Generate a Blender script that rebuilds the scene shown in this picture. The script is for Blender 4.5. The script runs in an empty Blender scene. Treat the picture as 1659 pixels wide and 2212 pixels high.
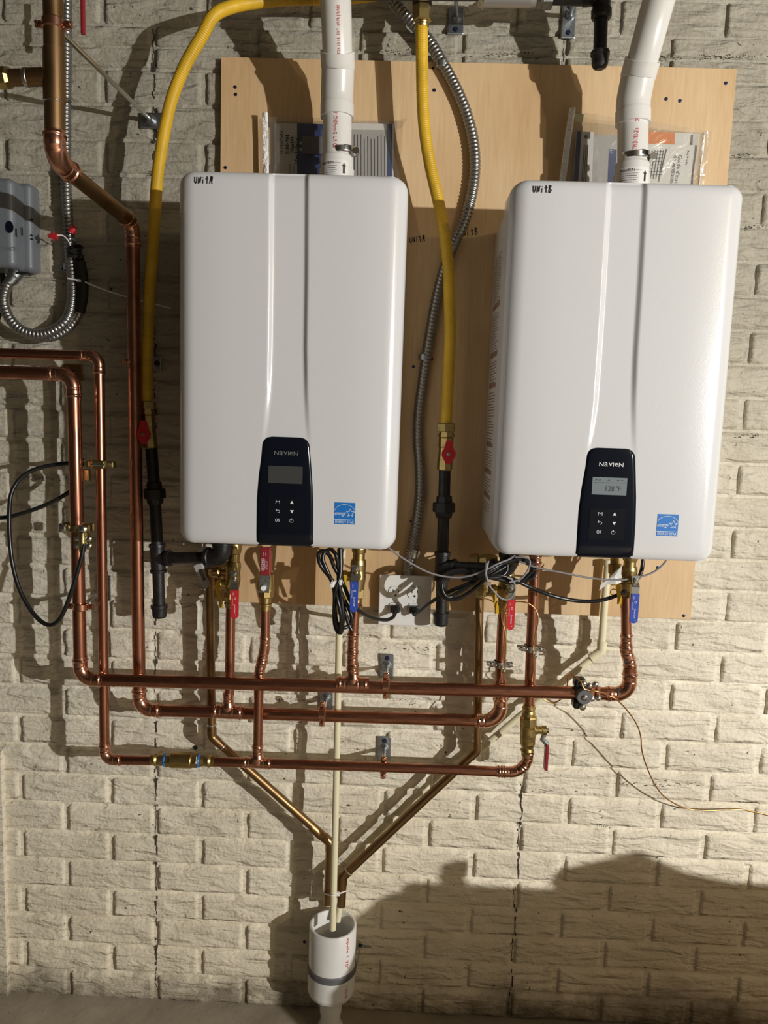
import bpy, bmesh, math, random
from mathutils import Vector, Matrix, Quaternion, noise
random.seed(7)
S = bpy.context.scene
COL = S.collection
# ---------------------------------------------------------------- camera
CX, CY, CZ = 0.59123, -1.81023, 1.52479
RV = (0.12096, 0.02458, 0.03485); FPX = 1650.0
_th = math.sqrt(sum(a*a for a in RV))
RW = Quaternion(Vector(RV).normalized(), _th).to_matrix() @ Matrix(((1,0,0),(0,0,-1),(0,1,0)))
CAMP = Vector((CX, CY, CZ))
cam = bpy.data.cameras.new('camera'); co = bpy.data.objects.new('camera', cam); COL.objects.link(co)
_r = RW.row
co.matrix_world = Matrix(((_r[0][0], -_r[1][0], -_r[2][0], CX), (_r[0][1], -_r[1][1], -_r[2][1], CY),
                          (_r[0][2], -_r[1][2], -_r[2][2], CZ), (0, 0, 0, 1)))
cam.sensor_fit = 'VERTICAL'; cam.sensor_height = 36.0; cam.lens = 36.0*FPX/2212.0; cam.clip_start = 0.02
S.camera = co
def P(px, py, d):
    """point of the scene at distance d in front of the back wall that the photograph shows at (px, py)"""
    v = RW.transposed() @ Vector(((px-829.5)/FPX, (py-1106)/FPX, 1.0))
    return CAMP + v*((-d-CY)/v.y)
def PL(l, d=None): return [P(q[0], q[1], q[2] if len(q) > 2 else d) for q in l]
# ---------------------------------------------------------------- world, lights, exposure
w = bpy.data.worlds.new('world'); S.world = w; w.use_nodes = True
w.node_tree.nodes['Background'].inputs[0].default_value = (0.9, 0.78, 0.6, 1)
w.node_tree.nodes['Background'].inputs[1].default_value = 0.007
def lamp(name, loc, power, color, r):
    l = bpy.data.lights.new(name, 'POINT'); l.energy = power; l.color = color; l.shadow_soft_size = r
    o = bpy.data.objects.new(name, l); COL.objects.link(o); o.location = loc
    return o
lamp('work_lamp', (3.36, -2.97, 1.75), 505, (1.0, 0.985, 0.95), 0.018)
lamp('ceiling_bulb', (3.25, -3.15, 2.52), 46, (1.0, 0.77, 0.47), 0.05)
S.view_settings.view_transform = 'Standard'; S.view_settings.look = 'None'
S.view_settings.exposure = 0.0; S.view_settings.gamma = 1.0; S.view_settings.use_curve_mapping = False
# ---------------------------------------------------------------- materials
def nd(nt, t, **k):
    n = nt.nodes.new(t)
    for a, b in k.items(): setattr(n, a, b)
    return n
def mat(name, col, rough=0.5, metal=0.0, var=0.0, vscale=30, bump=0.0, bscale=200, bstretch=(1,1,1), coat=0.0, rvar=0.0, spec=0.5, col2=None, pos=True, emit=0.0, bdist=0.001):
    m = bpy.data.materials.new(name); m.use_nodes = True; nt = m.node_tree; b = nt.nodes['Principled BSDF']
    b.inputs['Base Color'].default_value = (*col, 1); b.inputs['Roughness'].default_value = rough
    b.inputs['Metallic'].default_value = metal; b.inputs['Coat Weight'].default_value = coat; b.inputs['Coat Roughness'].default_value = 0.08
    b.inputs['Specular IOR Level'].default_value = spec
    if emit: b.inputs['Emission Color'].default_value = (*col, 1); b.inputs['Emission Strength'].default_value = emit
    g = nd(nt, 'ShaderNodeNewGeometry')
    if var or rvar:
        n = nd(nt, 'ShaderNodeTexNoise'); n.inputs['Scale'].default_value = vscale; n.inputs['Detail'].default_value = 5
        nt.links.new(g.outputs['Position'], n.inputs['Vector'])
        if var:
            mx = nd(nt, 'ShaderNodeMix', data_type='RGBA')
            c2 = col2 if col2 else tuple(c*(1-var) for c in col)
            mx.inputs[6].default_value = (*col, 1); mx.inputs[7].default_value = (*c2, 1)
            cr = nd(nt, 'ShaderNodeMapRange'); cr.inputs[1].default_value = 0.35; cr.inputs[2].default_value = 0.65
            nt.links.new(n.outputs[0], cr.inputs[0]); nt.links.new(cr.outputs[0], mx.inputs[0]); nt.links.new(mx.outputs[2], b.inputs['Base Color'])
        if rvar:
            mr = nd(nt, 'ShaderNodeMapRange'); mr.inputs[1].default_value = 0.3; mr.inputs[2].default_value = 0.7
            mr.inputs[3].default_value = rough; mr.inputs[4].default_value = rough+rvar
            nt.links.new(n.outputs[0], mr.inputs[0]); nt.links.new(mr.outputs[0], b.inputs['Roughness'])
    if bump:
        mp = nd(nt, 'ShaderNodeMapping'); mp.inputs['Scale'].default_value = bstretch
        n2 = nd(nt, 'ShaderNodeTexNoise'); n2.inputs['Scale'].default_value = bscale; n2.inputs['Detail'].default_value = 4
        bp = nd(nt, 'ShaderNodeBump'); bp.inputs['Strength'].default_value = bump; bp.inputs['Distance'].default_value = bdist
        nt.links.new(g.outputs['Position'], mp.inputs[0]); nt.links.new(mp.outputs[0], n2.inputs['Vector'])
        nt.links.new(n2.outputs[0], bp.inputs['Height']); nt.links.new(bp.outputs[0], b.inputs['Normal'])
    return m
def wall_mat(name, base, dark, dirt=True):
    m = bpy.data.materials.new(name); m.use_nodes = True; nt = m.node_tree; b = nt.nodes['Principled BSDF']; L = nt.links.new
    b.inputs['Roughness'].default_value = 0.62; b.inputs['Specular IOR Level'].default_value = 0.3
    g = nd(nt, 'ShaderNodeNewGeometry')
    n1 = nd(nt, 'ShaderNodeTexNoise'); n1.inputs['Scale'].default_value = 5; n1.inputs['Detail'].default_value = 7; n1.inputs['Roughness'].default_value = 0.62
    L(g.outputs['Position'], n1.inputs['Vector'])
    r1 = nd(nt, 'ShaderNodeMapRange'); r1.inputs[1].default_value = 0.35; r1.inputs[2].default_value = 0.7; L(n1.outputs[0], r1.inputs[0])
    mx = nd(nt, 'ShaderNodeMix', data_type='RGBA'); mx.inputs[6].default_value = (*base, 1); mx.inputs[7].default_value = (*dark, 1); L(r1.outputs[0], mx.inputs[0])
    # fine dark pits
    n2 = nd(nt, 'ShaderNodeTexNoise'); n2.inputs['Scale'].default_value = 75; n2.inputs['Detail'].default_value = 3
    L(g.outputs['Position'], n2.inputs['Vector'])
    r2 = nd(nt, 'ShaderNodeMapRange'); r2.inputs[1].default_value = 0.70; r2.inputs[2].default_value = 0.76; L(n2.outputs[0], r2.inputs[0])
    m2 = nd(nt, 'ShaderNodeMix', data_type='RGBA'); m2.inputs[7].default_value = (0.12, 0.09, 0.06, 1); L(mx.outputs[2], m2.inputs[6]); L(r2.outputs[0], m2.inputs[0])
    last = m2
    if dirt:   # damp staining along the foot of the wall
        sx = nd(nt, 'ShaderNodeSeparateXYZ'); L(g.outputs['Position'], sx.inputs[0])
        n3 = nd(nt, 'ShaderNodeTexNoise'); n3.inputs['Scale'].default_value = 9; n3.inputs['Detail'].default_value = 9; n3.inputs['Roughness'].default_value = 0.75
        L(g.outputs['Position'], n3.inputs['Vector'])
        ml = nd(nt, 'ShaderNodeMath', operation='MULTIPLY_ADD'); ml.inputs[1].default_value = -0.34; L(n3.outputs[0], ml.inputs[0]); L(sx.outputs[2], ml.inputs[2])
        r3 = nd(nt, 'ShaderNodeMapRange'); r3.inputs[1].default_value = -0.07; r3.inputs[2].default_value = -0.17; L(ml.outputs[0], r3.inputs[0])
        r3.inputs[4].default_value = 0.75
        m3 = nd(nt, 'ShaderNodeMix', data_type='RGBA'); m3.inputs[7].default_value = (0.10, 0.075, 0.045, 1); L(last.outputs[2], m3.inputs[6]); L(r3.outputs[0], m3.inputs[0]); last = m3
        # old floor-level yellowing
        r4 = nd(nt, 'ShaderNodeMapRange'); r4.inputs[1].default_value = 0.75; r4.inputs[2].default_value = 0.05; L(sx.outputs[2], r4.inputs[0]); r4.inputs[4].default_value = 0.35
        m4 = nd(nt, 'ShaderNodeMix', data_type='RGBA', blend_type='MULTIPLY'); m4.inputs[7].default_value = (0.86, 0.78, 0.62, 1); L(last.outputs[2], m4.inputs[6]); L(r4.outputs[0], m4.inputs[0]); last = m4
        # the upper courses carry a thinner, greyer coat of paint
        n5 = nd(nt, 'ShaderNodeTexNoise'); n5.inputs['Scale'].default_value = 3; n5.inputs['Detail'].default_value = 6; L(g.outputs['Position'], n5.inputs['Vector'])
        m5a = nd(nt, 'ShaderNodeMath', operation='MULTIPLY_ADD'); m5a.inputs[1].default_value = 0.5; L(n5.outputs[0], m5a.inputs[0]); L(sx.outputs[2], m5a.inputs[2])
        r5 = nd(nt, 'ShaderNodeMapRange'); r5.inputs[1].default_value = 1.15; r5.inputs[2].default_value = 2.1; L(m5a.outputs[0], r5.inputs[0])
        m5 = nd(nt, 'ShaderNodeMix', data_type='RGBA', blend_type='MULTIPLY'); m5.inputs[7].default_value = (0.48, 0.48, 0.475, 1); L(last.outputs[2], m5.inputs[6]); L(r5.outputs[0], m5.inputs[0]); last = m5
    L(last.outputs[2], b.inputs['Base Color'])
    mp = nd(nt, 'ShaderNodeMapping'); mp.inputs['Scale'].default_value = (1, 1, 3.4); mp.inputs['Rotation'].default_value = (0, 0.10, 0); L(g.outputs['Position'], mp.inputs[0])
    a = nd(nt, 'ShaderNodeTexNoise'); a.inputs['Scale'].default_value = 13; a.inputs['Detail'].default_value = 2.5; a.inputs['Roughness'].default_value = 0.5; a.inputs['Distortion'].default_value = 0.5; L(mp.outputs[0], a.inputs['Vector'])
    c = nd(nt, 'ShaderNodeTexNoise'); c.inputs['Scale'].default_value = 120; c.inputs['Detail'].default_value = 4; L(g.outputs['Position'], c.inputs['Vector'])
    ad = nd(nt, 'ShaderNodeMath', operation='MULTIPLY_ADD'); ad.inputs[1].default_value = 0.16; L(c.outputs[0], ad.inputs[0]); L(a.outputs[0], ad.inputs[2])
    bp = nd(nt, 'ShaderNodeBump'); bp.inputs['Strength'].default_value = 1.0; bp.inputs['Distance'].default_value = 0.016 if dirt else 0.004
    L(ad.outputs[0], bp.inputs['Height']); L(bp.outputs[0], b.inputs['Normal'])
    return m
def wood_mat():
    m = bpy.data.materials.new('plywood'); m.use_nodes = True; nt = m.node_tree; b = nt.nodes['Principled BSDF']; L = nt.links.new
    b.inputs['Roughness'].default_value = 0.55
    g = nd(nt, 'ShaderNodeNewGeometry')
    mp = nd(nt, 'ShaderNodeMapping'); mp.inputs['Scale'].default_value = (34, 34, 2.6); L(g.outputs['Position'], mp.inputs[0])
    n = nd(nt, 'ShaderNodeTexNoise'); n.inputs['Scale'].default_value = 5; n.inputs['Detail'].default_value = 6; n.inputs['Distortion'].default_value = 0.5; L(mp.outputs[0], n.inputs['Vector'])
    n2 = nd(nt, 'ShaderNodeTexNoise'); n2.inputs['Scale'].default_value = 3.2; n2.inputs['Detail'].default_value = 3
    mp2 = nd(nt, 'ShaderNodeMapping'); mp2.inputs['Scale'].default_value = (2, 2, 0.7); L(g.outputs['Position'], mp2.inputs[0]); L(mp2.outputs[0], n2.inputs['Vector'])
    cr = nd(nt, 'ShaderNodeValToRGB'); cr.color_ramp.elements[0].position = 0.3; cr.color_ramp.elements[0].color = (0.66, 0.46, 0.25, 1)
    cr.color_ramp.elements[1].position = 0.7; cr.color_ramp.elements[1].color = (0.73, 0.535, 0.315, 1); L(n.outputs[0], cr.inputs[0])
    mx = nd(nt, 'ShaderNodeMix', data_type='RGBA', blend_type='MULTIPLY'); mx.inputs[7].default_value = (0.84, 0.76, 0.66, 1)
    r = nd(nt, 'ShaderNodeMapRange'); r.inputs[1].default_value = 0.4; r.inputs[2].default_value = 0.7; L(n2.outputs[0], r.inputs[0]); L(r.outputs[0], mx.inputs[0]); L(cr.outputs[0], mx.inputs[6])
    L(mx.outputs[2], b.inputs['Base Color'])
    bp = nd(nt, 'ShaderNodeBump'); bp.inputs['Strength'].default_value = 0.15; bp.inputs['Distance'].default_value = 0.001; L(n.outputs[0], bp.inputs['Height']); L(bp.outputs[0], b.inputs['Normal'])
    return m
def film_mat():
    m = bpy.data.materials.new('clear_film'); m.use_nodes = True; nt = m.node_tree; L = nt.links.new
    nt.nodes.remove(nt.nodes['Principled BSDF']); o = nt.nodes['Material Output']
    t = nd(nt, 'ShaderNodeBsdfTransparent'); t.inputs[0].default_value = (0.93, 0.93, 0.92, 1)
    gl = nd(nt, 'ShaderNodeBsdfGlossy'); gl.inputs['Roughness'].default_value = 0.22
    df = nd(nt, 'ShaderNodeBsdfDiffuse'); df.inputs[0].default_value = (0.8, 0.8, 0.8, 1)
    g = nd(nt, 'ShaderNodeNewGeometry'); n = nd(nt, 'ShaderNodeTexNoise'); n.inputs['Scale'].default_value = 26; n.inputs['Detail'].default_value = 3; n.inputs['Distortion'].default_value = 1.5
    L(g.outputs['Position'], n.inputs['Vector']); bp = nd(nt, 'ShaderNodeBump'); bp.inputs['Strength'].default_value = 0.45; bp.inputs['Distance'].default_value = 0.006
    L(n.outputs[0], bp.inputs['Height']); L(bp.outputs[0], gl.inputs['Normal'])
    a = nd(nt, 'ShaderNodeMixShader'); a.inputs[0].default_value = 0.05; L(t.outputs[0], a.inputs[1]); L(df.outputs[0], a.inputs[2])
    c = nd(nt, 'ShaderNodeMixShader'); c.inputs[0].default_value = 0.07; L(a.outputs[0], c.inputs[1]); L(gl.outputs[0], c.inputs[2]); L(c.outputs[0], o.inputs[0])
    return m
M = {}
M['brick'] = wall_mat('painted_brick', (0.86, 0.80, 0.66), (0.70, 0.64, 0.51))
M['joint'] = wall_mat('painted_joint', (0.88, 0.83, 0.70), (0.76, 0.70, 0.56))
M['crack'] = mat('crack', (0.05, 0.04, 0.03), 0.9, bump=0.5, bscale=300)
M['floor'] = wall_mat('concrete_floor', (0.36, 0.31, 0.235), (0.25, 0.21, 0.155), dirt=False)
M['dim'] = mat('dim_wall', (0.05, 0.045, 0.035), 0.8)
M['joist'] = mat('ceiling_board', (0.06, 0.045, 0.03), 0.8)
M['wood'] = wood_mat()
M['enamel'] = mat('white_enamel', (0.665, 0.672, 0.685), 0.24, bump=0.16, bscale=330, bdist=0.0007, coat=0.3, spec=0.5)
M['casing'] = mat('casing_grey_white', (0.62, 0.61, 0.58), 0.35)
M['panel'] = mat('panel_black', (0.005, 0.007, 0.013), 0.14, spec=0.35)
M['panelpad'] = mat('panel_pad', (0.006, 0.0075, 0.011), 0.22, spec=0.3)
M['lcd'] = mat('display_off', (0.055, 0.057, 0.055), 0.25)
M['lcd_on'] = mat('display_lit', (0.17, 0.20, 0.215), 0.25, emit=0.08)
M['lcd_ink'] = mat('display_digits', (0.035, 0.04, 0.045), 0.4)
M['logo'] = mat('logo_silver', (0.75, 0.75, 0.77), 0.4)
M['logo_dim'] = mat('logo_grey', (0.17, 0.17, 0.18), 0.4)
M['copper'] = mat('copper', (0.54, 0.25, 0.16), 0.20, 1.0, var=0.35, vscale=22, col2=(0.34, 0.145, 0.09), rvar=0.18)
M['copper_old'] = mat('copper_tarnished', (0.34, 0.215, 0.10), 0.30, 1.0, var=0.4, vscale=14, col2=(0.24, 0.145, 0.07), rvar=0.2)
M['fitting'] = mat('copper_fitting', (0.74, 0.385, 0.265), 0.17, 1.0, var=0.25, vscale=60, rvar=0.12)
M['solder'] = mat('solder', (0.62, 0.60, 0.56), 0.3, 1.0)
M['brass'] = mat('brass', (0.52, 0.39, 0.16), 0.30, 1.0, var=0.2, vscale=50, bump=0.25, bscale=700, rvar=0.12, bdist=0.0006)
M['bronze'] = mat('bronze_lug', (0.52, 0.42, 0.20), 0.35, 1.0, var=0.4, vscale=60, bump=0.3, bscale=600)
M['iron'] = mat('black_iron', (0.028, 0.027, 0.027), 0.40, 0.35, bump=0.4, bscale=500, var=0.4, vscale=60)
M['zinc'] = mat('galvanised_steel', (0.50, 0.54, 0.57), 0.36, 1.0, var=0.35, vscale=220, bump=0.35, bscale=500, bdist=0.0006)
M['chrome'] = mat('bright_steel', (0.66, 0.66, 0.64), 0.24, 1.0)
M['flex'] = mat('flex_conduit_metal', (0.34, 0.335, 0.32), 0.36, 0.9, var=0.2, vscale=90)
M['yellow'] = mat('yellow_jacket', (0.76, 0.47, 0.025), 0.45, var=0.22, vscale=18)
M['pvc'] = mat('white_pvc', (0.74, 0.73, 0.70), 0.30, var=0.08, vscale=12)
M['cpvc'] = mat('cream_cpvc', (0.78, 0.73, 0.50), 0.38)
M['rubber'] = mat('grey_rubber', (0.12, 0.12, 0.125), 0.55)
M['dark'] = mat('dark_steel', (0.05, 0.05, 0.05), 0.35, 0.8)
M['red'] = mat('red_vinyl', (0.55, 0.022, 0.03), 0.35)
M['darkred'] = mat('dark_red_vinyl', (0.25, 0.018, 0.025), 0.4)
M['blue'] = mat('blue_vinyl', (0.03, 0.075, 0.42), 0.35)
M['cable'] = mat('black_cable', (0.012, 0.012, 0.012), 0.30)
M['tape'] = mat('black_tape', (0.008, 0.008, 0.008), 0.75)
M['grey_cable'] = mat('grey_cable', (0.25, 0.24, 0.25), 0.45)
M['white'] = mat('white_plastic', (0.80, 0.79, 0.76), 0.32)
M['film'] = film_mat()
M['foil'] = mat('crinkled_film_edge', (0.95, 0.94, 0.92), 0.22, 0.0, bump=1.0, bscale=150, bdist=0.006)
M['paper'] = mat('white_paper', (0.72, 0.70, 0.66), 0.6)
M['greypaper'] = mat('grey_paper', (0.40, 0.39, 0.37), 0.6)
M['navy'] = mat('navy_paper', (0.035, 0.055, 0.16), 0.5)
M['greybox'] = mat('grey_plate', (0.13, 0.13, 0.13), 0.4)
M['orange'] = mat('orange_paper', (0.72, 0.24, 0.06), 0.5)
M['ltyellow'] = mat('pale_yellow_paper', (0.75, 0.75, 0.42), 0.5)
M['print'] = mat('black_print', (0.02, 0.02, 0.022), 0.6)
M['redprint'] = mat('red_print', (0.60, 0.04, 0.06), 0.6)
M['brownprint'] = mat('brown_print', (0.27, 0.15, 0.115), 0.6)
M['ink'] = mat('marker_ink', (0.01, 0.01, 0.012), 0.5)
M['starblue'] = mat('sticker_blue', (0.012, 0.17, 0.56), 0.4)
M['control'] = mat('grey_control_box', (0.155, 0.17, 0.19), 0.38)
M['clearpipe'] = mat('dull_grey_sleeve', (0.30, 0.29, 0.27), 0.25, 0.3)
M['bluesteel'] = mat('blue_screw', (0.04, 0.055, 0.12), 0.35, 0.8)
M['orangewire'] = mat('bare_copper_wire', (0.74, 0.42, 0.17), 0.3, 1.0)
M['card'] = mat('cardboard', (0.36, 0.24, 0.13), 0.8)
# ---------------------------------------------------------------- mesh helpers
class MB:
    def __init__(s): s.v = []; s.f = []; s.sm = []
    def add(s, V, F, smooth=True):
        o = len(s.v); s.v += [Vector(v) for v in V]; s.f += [tuple(i+o for i in f) for f in F]; s.sm += [smooth]*len(F); return s
    def join(s, o):
        k = len(s.v); s.v += o.v; s.f += [tuple(i+k for i in f) for f in o.f]; s.sm += o.sm; return s
def sweep(path, rad, n=18, cap=True, smooth=True, phase=0.0, squash=None):
    pts = [Vector(p) for p in path]
    q = [pts[0]]; rr = [rad[0] if isinstance(rad, (list, tuple)) else rad]
    for i in range(1, len(pts)):
        if (pts[i]-q[-1]).length > 1e-7: q.append(pts[i]); rr.append(rad[i] if isinstance(rad, (list, tuple)) else rad)
    pts = q; m = MB(); V = []; F = []
    t = [(pts[min(i+1, len(pts)-1)]-pts[max(i-1, 0)]).normalized() for i in range(len(pts))]
    a = Vector((0, -1, 0)) if abs(t[0].y) < 0.9 else Vector((1, 0, 0))
    u = (a - t[0]*a.dot(t[0])).normalized()
    for i, p in enumerate(pts):
        if i: u = (u - t[i]*u.dot(t[i])).normalized()
        v = t[i].cross(u)
        for k in range(n):
            an = 2*math.pi*k/n+phase; V.append(p + (u*math.cos(an)+v*math.sin(an)*(squash or 1))*rr[i])
    for i in range(len(pts)-1):
        for k in range(n):
            k2 = (k+1) % n; F.append((i*n+k, i*n+k2, (i+1)*n+k2, (i+1)*n+k))
    m.add(V, [f[::-1] for f in F], smooth)
    if cap:
        m.add(V[:n], [tuple(range(n))], False); m.add(V[-n:], [tuple(range(n))[::-1]], False)
    return m
def prof(a, b, pr, n=24, flat=False, phase=0.0):
    """turned piece along a->b; pr = [(t, radius)], t in 0..1"""
    a = Vector(a); b = Vector(b); m = MB()
    last = None; path = []; rad = []
    eps = 1e-4/max((b-a).length, 1e-3)
    for t, r in pr:
        if last is not None and t <= last: t = last+eps
        path.append(a+(b-a)*t); rad.append(r); last = t
    # frames from a straight axis
    d = (b-a).normalized(); u = Vector((0, -1, 0)) if abs(d.y) < 0.9 else Vector((1, 0, 0)); u = (u-d*u.dot(d)).normalized(); v = d.cross(u)
    for i in range(len(path)-1):
        V = []
        for j in (i, i+1):
            for k in range(n):
                an = 2*math.pi*k/n+phase; V.append(path[j]+(u*math.cos(an)+v*math.sin(an))*rad[j])
        m.add(V, [(k, n+k, n+(k+1) % n, (k+1) % n) for k in range(n)], not flat)
    for j, rv in ((0, False), (-1, True)):
        V = [path[j]+(u*math.cos(2*math.pi*k/n+phase)+v*math.sin(2*math.pi*k/n+phase))*rad[j] for k in range(n)]
        m.add(V, [tuple(range(n))[::-1] if rv else tuple(range(n))], False)
    return m
def spl(pts, per=8):
    p = [Vector(a) for a in pts]; p = [p[0]*2-p[1]]+p+[p[-1]*2-p[-2]]; o = []
    for i in range(1, len(p)-2):
        for k in range(per):
            t = k/per; a, b, c, d = p[i-1:i+3]
            o.append(0.5*((2*b)+(c-a)*t+(2*a-5*b+4*c-d)*t*t+(-a+3*b-3*c+d)*t**3))
    o.append(p[-2]); return o
def resample(path, step):
    o = [path[0]]; acc = 0
    for i in range(1, len(path)):
        a, b = path[i-1], path[i]; L = (b-a).length
        if L < 1e-9: continue
        s = step-acc
        while s <= L: o.append(a+(b-a)*(s/L)); s += step
        acc = L-(s-step)
    if (o[-1]-path[-1]).length > step*0.2: o.append(path[-1])
    return o
def arc(a, c, b, R, n=10):
    """fillet of the corner c between a and b"""
    a = Vector(a); b = Vector(b); c = Vector(c); u = (a-c).normalized(); v = (b-c).normalized()
    half = math.acos(max(-1, min(1, u.dot(v))))/2; t = min(R/math.tan(half), (a-c).length*0.95, (b-c).length*0.95); R = t*math.tan(half)
    bis = (u+v).normalized(); cen = c+bis*(R/math.sin(half)); p0 = c+u*t; p1 = c+v*t
    q = (p0-cen).normalized(); r = (p1-cen).normalized(); an = math.acos(max(-1, min(1, q.dot(r)))); o = []
    for k in range(n+1):
        s = k/n; o.append(cen+(q*math.sin((1-s)*an)+r*math.sin(s*an))/math.sin(an)*R)
    return o, p0, p1
def rbox(c, size, bev=0.002, rot=None, seg=2):
    bm = bmesh.new(); bmesh.ops.create_cube(bm, size=1.0)
    for v in bm.verts: v.co = Vector((v.co.x*size[0], v.co.y*size[1], v.co.z*size[2]))
    if bev > 0: bmesh.ops.bevel(bm, geom=bm.edges[:], offset=bev, segments=seg, profile=0.5, affect='EDGES')
    bm.verts.ensure_lookup_table(); V = []
    for v in bm.verts:
        q = v.co.copy()
        if rot is not None: q = rot @ q
        V.append(q+Vector(c))
    m = MB(); F = [tuple(v.index for v in f.verts) for f in bm.faces]; bm.free(); m.add(V, F, False); return m
def frame(right, up):
    r = Vector(right).normalized(); u = Vector(up); u = (u-r*u.dot(r)).normalized(); n = r.cross(u); return Matrix((r, u, n)).transposed()
def plate(pts, th, nrm, bev=0.0):
    """flat outline pts (3-D) thickened by th along nrm"""
    n = Vector(nrm).normalized()*th; k = len(pts); V = [Vector(p) for p in pts]+[Vector(p)+n for p in pts]
    m = MB(); m.add(V, [tuple(range(k)), tuple(range(2*k-1, k-1, -1))]+[(i, i+k, (i+1) % k+k, (i+1) % k) for i in range(k)], False); return m
def rootloc(o):
    while o.parent: o = o.parent
    return o.location
def obj(name, m, material, parent=None, label=None, kind=None, loc=None):
    me = bpy.data.meshes.new(name)
    L = rootloc(parent) if parent else (Vector(loc) if loc is not None else (sum(m.v, Vector())/max(1, len(m.v))))
    me.from_pydata([v-L for v in m.v], [], m.f); me.polygons.foreach_set('use_smooth', m.sm)
    me.materials.append(M[material]); me.update()
    bm = bmesh.new(); bm.from_mesh(me); bmesh.ops.recalc_face_normals(bm, faces=bm.faces[:]) if len(m.f) < 60000 else None; bm.to_mesh(me); bm.free()
    o = bpy.data.objects.new(name, me); COL.objects.link(o)
    if parent: o.parent = parent
    else: o.location = L
    if label: o['label'] = label
    if kind: o['kind'] = kind
    return o
def thing(name, label, cat, loc, group=None):
    o = bpy.data.objects.new(name, None); COL.objects.link(o); o.location = Vector(loc); o.empty_display_size = 0.05
    o['label'] = label; o['category'] = cat
    if group: o['group'] = group
    return o
def tag(o, label, cat, group=None):
    o['label'] = label; o['category'] = cat
    if group: o['group'] = group
    return o
# lettering -------------------------------------------------------
_tc = {}
def text2d(s):
    if s in _tc: return _tc[s]
    c = bpy.data.curves.new('t', 'FONT'); c.body = s; c.size = 1.0; c.resolution_u = 3
    o = bpy.data.objects.new('t', c); COL.objects.link(o)
    dg = bpy.context.evaluated_depsgraph_get(); me = bpy.data.meshes.new_from_object(o.evaluated_get(dg))
    V = [v.co.copy() for v in me.vertices]; F = [tuple(p.vertices) for p in me.polygons]
    bpy.data.objects.remove(o); bpy.data.curves.remove(c); bpy.data.meshes.remove(me)
    x0 = min(v.x for v in V); x1 = max(v.x for v in V); y0 = min(v.y for v in V); y1 = max(v.y for v in V)
    _tc[s] = ([((v.x-x0), (v.y-y0)) for v in V], F, x1-x0, y1-y0); return _tc[s]
def text(s, w, h, mapf, into=None, cx=0.0, cy=0.0):
    """lettering of width w, height h centred at (cx, cy) of the surface map mapf(u, v)"""
    V, F, W, H = text2d(s); m = into or MB()
    m.add([mapf((x/W-0.5)*w+cx, (y/H-0.5)*h+cy) for x, y in V], F, False); return m
def stroke(pts, wd, mapf, into):
    for i in range(len(pts)-1):
        a = Vector(pts[i]); b = Vector(pts[i+1]); d = (b-a)
        if d.length < 1e-9: continue
        d.normalize(); n = Vector((-d.y, d.x))*wd/2; a = a-d*wd*0.3; b = b+d*wd*0.3
        into.add([mapf(*(a+n)), mapf(*(a-n)), mapf(*(b-n)), mapf(*(b+n))], [(0, 1, 2, 3)], False)
HAND = {'U': [[(0,1),(0.02,0.3),(0.3,0),(0.6,0.35),(0.62,1)]], 'N': [[(0,0),(0.1,0.95),(0.5,0.1),(0.7,1)]], 'n': [[(0,0),(0.05,0.7),(0.35,0.15),(0.6,0.15),(0.65,0.75)]],
        'i': [[(0.2,0),(0.22,0.6)],[(0.25,0.85),(0.28,0.92)]], 't': [[(0.3,0),(0.3,1.1)],[(0,0.7),(0.62,0.75)]], 'T': [[(0.3,0),(0.3,1)],[(-0.1,0.95),(0.7,1)]],
        'A': [[(0,0),(0.35,1.1),(0.65,0)],[(0.1,0.45),(0.7,0.5)],[(0.35,1.1),(0.75,1.0),(0.65,0.4)]], 'B': [[(0,0),(0.1,1.1),(0.55,1.0),(0.15,0.6),(0.6,0.35),(0.3,0),(0,0)]],
        '0': [[(0.1,0.3),(0.1,0.8),(0.4,1),(0.6,0.6),(0.4,0.05),(0.1,0.3)]], '9': [[(0.55,0.6),(0.2,0.55),(0.2,0.95),(0.55,0.9),(0.5,0)]], '3': [[(0.05,1),(0.5,0.85),(0.2,0.5),(0.5,0.25),(0.05,0)]],
        '5': [[(0.6,1),(0.15,1),(0.1,0.55),(0.5,0.45),(0.4,0.05),(0,0)]], '8': [[(0.3,0.5),(0.1,0.8),(0.35,1),(0.5,0.8),(0.3,0.5),(0.1,0.2),(0.3,0),(0.5,0.25),(0.3,0.5)]],
        '1': [[(0.3,0),(0.35,1)]], '-': [[(0,0.5),(0.5,0.5)]], ':': [[(0.2,0.2),(0.22,0.27)],[(0.2,0.7),(0.22,0.77)]],
        's': [[(0.5,0.8),(0.1,0.7),(0.5,0.3),(0,0)]], 'a': [[(0.5,0.6),(0.1,0.5),(0.1,0.05),(0.45,0.1),(0.5,0.6),(0.55,0)]], 'r': [[(0,0),(0.05,0.6),(0.4,0.6)]], 'm': [[(0,0),(0,0.5),(0.25,0.4),(0.27,0),(0.3,0.45),(0.55,0.4),(0.6,0)]]}
def hand(s, w, h, wd, mapf, into=None, cx=0, cy=0):
    m = into or MB(); k = w/len(s)
    for i, ch in enumerate(s):
        for st in HAND.get(ch, []):
            stroke([(cx-w/2+i*k+x*k*0.95, cy-h/2+y*h) for x, y in st], wd, mapf, m)
    return m
def pmap(o, r, u, off=0.0006):
    o = Vector(o); r = Vector(r).normalized(); u = Vector(u); u = (u-r*u.dot(r)).normalized(); n = r.cross(u)
    return lambda x, y: o+r*x+u*y+n*off
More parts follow.
